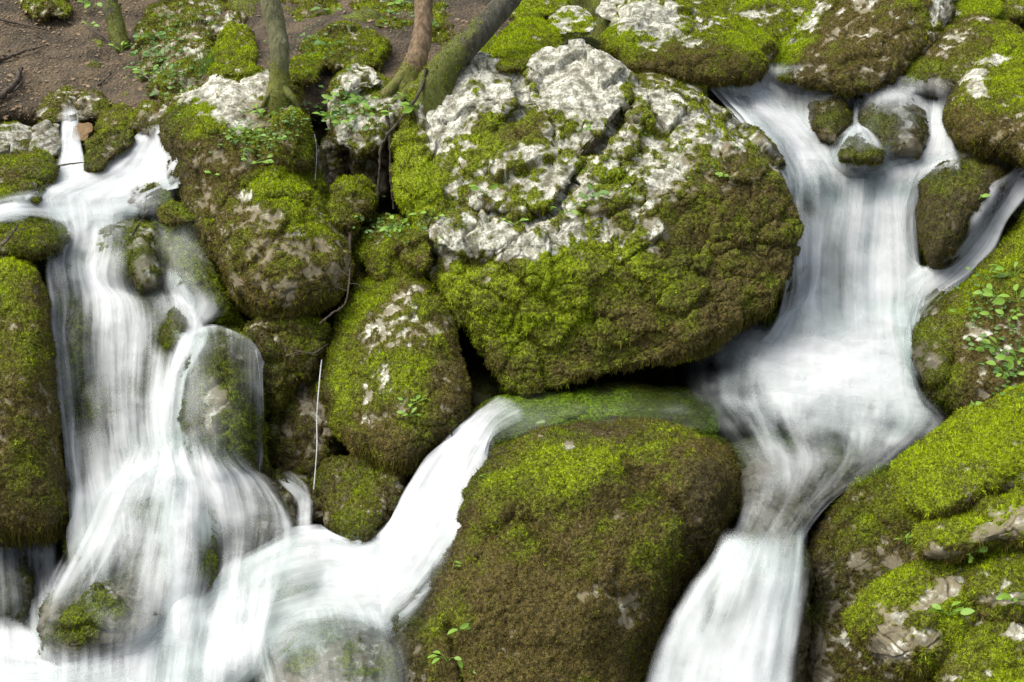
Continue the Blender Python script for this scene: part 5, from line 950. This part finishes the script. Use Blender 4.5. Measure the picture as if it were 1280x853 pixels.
water("stream", "foam and streaks sweeping across the pool to the lower right fall",
 [[(860,405,.1),(925,395,.4),(1000,390,.9),(1070,390,1.),(1130,395,.9),(1155,410,.4)],
  [(842,455,.0),(905,450,.32),(985,450,.95),(1060,450,1.),(1115,455,1.),(1145,465,.5)],
  [(848,495,.0),(905,497,.28),(980,500,.75),(1055,500,.85),(1120,498,.85),(1160,500,.4)],
  [(875,530,0.06),(925,533,0.25),(985,540,0.34),(1050,540,0.39),(1120,535,0.42),(1185,530,0.17)],
  [(912,568,0.07,.02),(948,576,0.16,.01),(1000,580,0.19),(1050,578,0.20),(1100,572,0.18),(1155,555,0.07)],
  [(925,612,0.12,.02),(958,616,0.15,.03),(995,615,0.17,.02),(1030,610,0.15),(1070,602,0.12),(1108,590,0.05)],
  [(918,655,0.12,.02),(943,660,0.14,.03),(970,660,0.15,.03),(995,652,0.14,.02),(1022,640,0.12,.01),(1048,625,0.10)],
  [(898,690,0.14,0),(928,692,0.17,.0),(952,692,0.17,0),(974,690,0.14,0),(992,686,0.12,0),(1008,675,0.14,0)],
  [(880,720,.35,-.03),(915,724,.4,-.03),(945,724,.4,-.03),(972,722,.35,-.03),(990,718,.3,-.03),(1006,708,.3,-.03)]], z=PZ-0.0, off=0, layers=((0.012,0,.9),(0.028,1,.6)), edge=(0.12,0.10), ends=(.12,.1), mat=M_POOL, amp=0.006)
water("waterfall", "lower right white waterfall dropping out of the frame between two mossy boulders",
 [[(905,665,0.16),(930,662,0.16),(952,662,0.16),(974,660,0.16),(992,658,0.16),(1008,650,0.25)],
  [(890,700,0.57),(918,705,0.70),(945,700,0.61),(970,705,0.57),(990,700,0.49),(1006,690,0.41)],
  [(862,735,0.66),(898,740,0.78),(932,740,0.66),(962,740,0.78),(986,735,0.78),(1004,720,0.41)],
  [(832,785,0.61),(875,790,0.82),(915,790,0.66),(950,790,0.82),(978,785,0.74),(1000,770,0.41)],
  [(808,840,0.66),(855,845,0.82),(900,845,0.78),(940,845,0.82),(970,840,0.74),(994,830,0.41)],
  [(785,950,0.66),(840,950,0.82),(890,950,0.82),(930,950,0.82),(962,950,0.74),(988,950,0.41)]], off=-0.15, layers=L3, edge=(0.12,0.10), ends=(.12,0), drape=.5, paint=[(888,765,9,55,12,-.45),(945,720,10,40,5,-.3),(975,790,6,80,3,-.25)])
# foam cushion at the foot of the main fall
water("foam", "soft white foam at the foot of the main right waterfall", [[(920,400,0.00),(990,385,0.22),(1060,380,0.36),(1110,375,0.36),(1155,385,0.07)],[(895,430,0.14),(975,425,0.50),(1055,420,0.65),(1110,415,0.65),(1150,425,0.22)],[(885,465,0.14),(970,465,0.58),(1050,468,0.72),(1110,462,0.65),(1145,465,0.22)],[(880,510,0.00,.05),(970,520,0.29,.05),(1050,525,0.43,.05),(1110,515,0.36,.05),(1160,505,0.00,.05)],[(880,545,0.00,.1),(970,560,0.14,.1),(1050,565,0.22,.1),(1110,555,0.14,.1),(1160,535,0.00,.1)]], off=-0.24, mat=M_WHITE2, edge=(0.35,0.25), ends=(0.35,0.45), layers=L2)

# single threads of water
for lab, pts, r in [("thin thread of water falling right of the domed green rock", [(320,438),(325,480),(323,520),(326,560),(324,592)], .0026),
                    ("thin thread of water left of the egg shaped boulder", [(402,450),(399,480),(396,520),(396,560),(392,612)], .0026),
                    ("faint thread of water in the dark cleft", [(393,168),(396,190),(394,225)], .002)]:
    strand("waterfall", lab, pts, r, M_THREAD, kind="structure", off=-0.22)

# ------------------------------------------------------------------ stone and moss within reach of the spray are soaked
VX = 0.03; LO = np.array([-3.0, 3.0, -1.0]); SH = (200, 240, 130); G3 = np.zeros(SH, np.float32)
for o in list(sc.objects):
    if o.type == 'MESH' and 'dens' in o.data.attributes:
        me = o.data; n_ = len(me.vertices); c_ = np.empty(n_ * 3, np.float32); me.vertices.foreach_get("co", c_); d_ = np.empty(n_, np.float32); me.attributes['dens'].data.foreach_get("value", d_)
        k_ = o.name if o.parent is None else o.parent.name; q_ = ((c_.reshape(-1, 3) + ORG[k_] - LO) / VX).astype(int); ok_ = ((q_ >= 0) & (q_ < SH)).all(1) & (d_ > 0.22)
        G3[tuple(q_[ok_].T)] = 1
for ax in range(3):
    k_ = np.array([.25, .6, .9, 1.0, .9, .6, .25]); B_ = np.zeros_like(G3)
    for i_ in range(7): B_ = np.maximum(B_, np.roll(G3, i_ - 3, ax) * k_[i_])
    G3 = B_
for o in list(sc.objects):
    if o.type == 'MESH' and 'mask' in o.data.attributes and o.data.materials[0] in (M_ROCK, M_FUZZ):
        me = o.data; n_ = len(me.vertices); c_ = np.empty(n_ * 3, np.float32); me.vertices.foreach_get("co", c_); k_ = o.name if o.parent is None else o.parent.name
        q_ = (c_.reshape(-1, 3) + ORG[k_] - LO) / VX; ok_ = ((q_ >= 0) & (q_ < np.array(SH) - 1)).all(1); w_ = np.zeros(n_, np.float32); w_[ok_] = G3[tuple(q_[ok_].astype(int).T)]
        w_ = np.clip(w_ * 1.1 - 0.15, 0, 1) * 0.75
        m_ = np.empty(n_ * 4, np.float32); a_ = me.attributes['mask'].data; a_.foreach_get("color", m_); m_ = m_.reshape(-1, 4)
        if o.data.materials[0] == M_FUZZ: m_[:, :3] *= (1 - 0.5 * w_)[:, None]
        else: m_[:, 3] = np.maximum(m_[:, 3], w_)
        a_.foreach_set("color", m_.ravel())
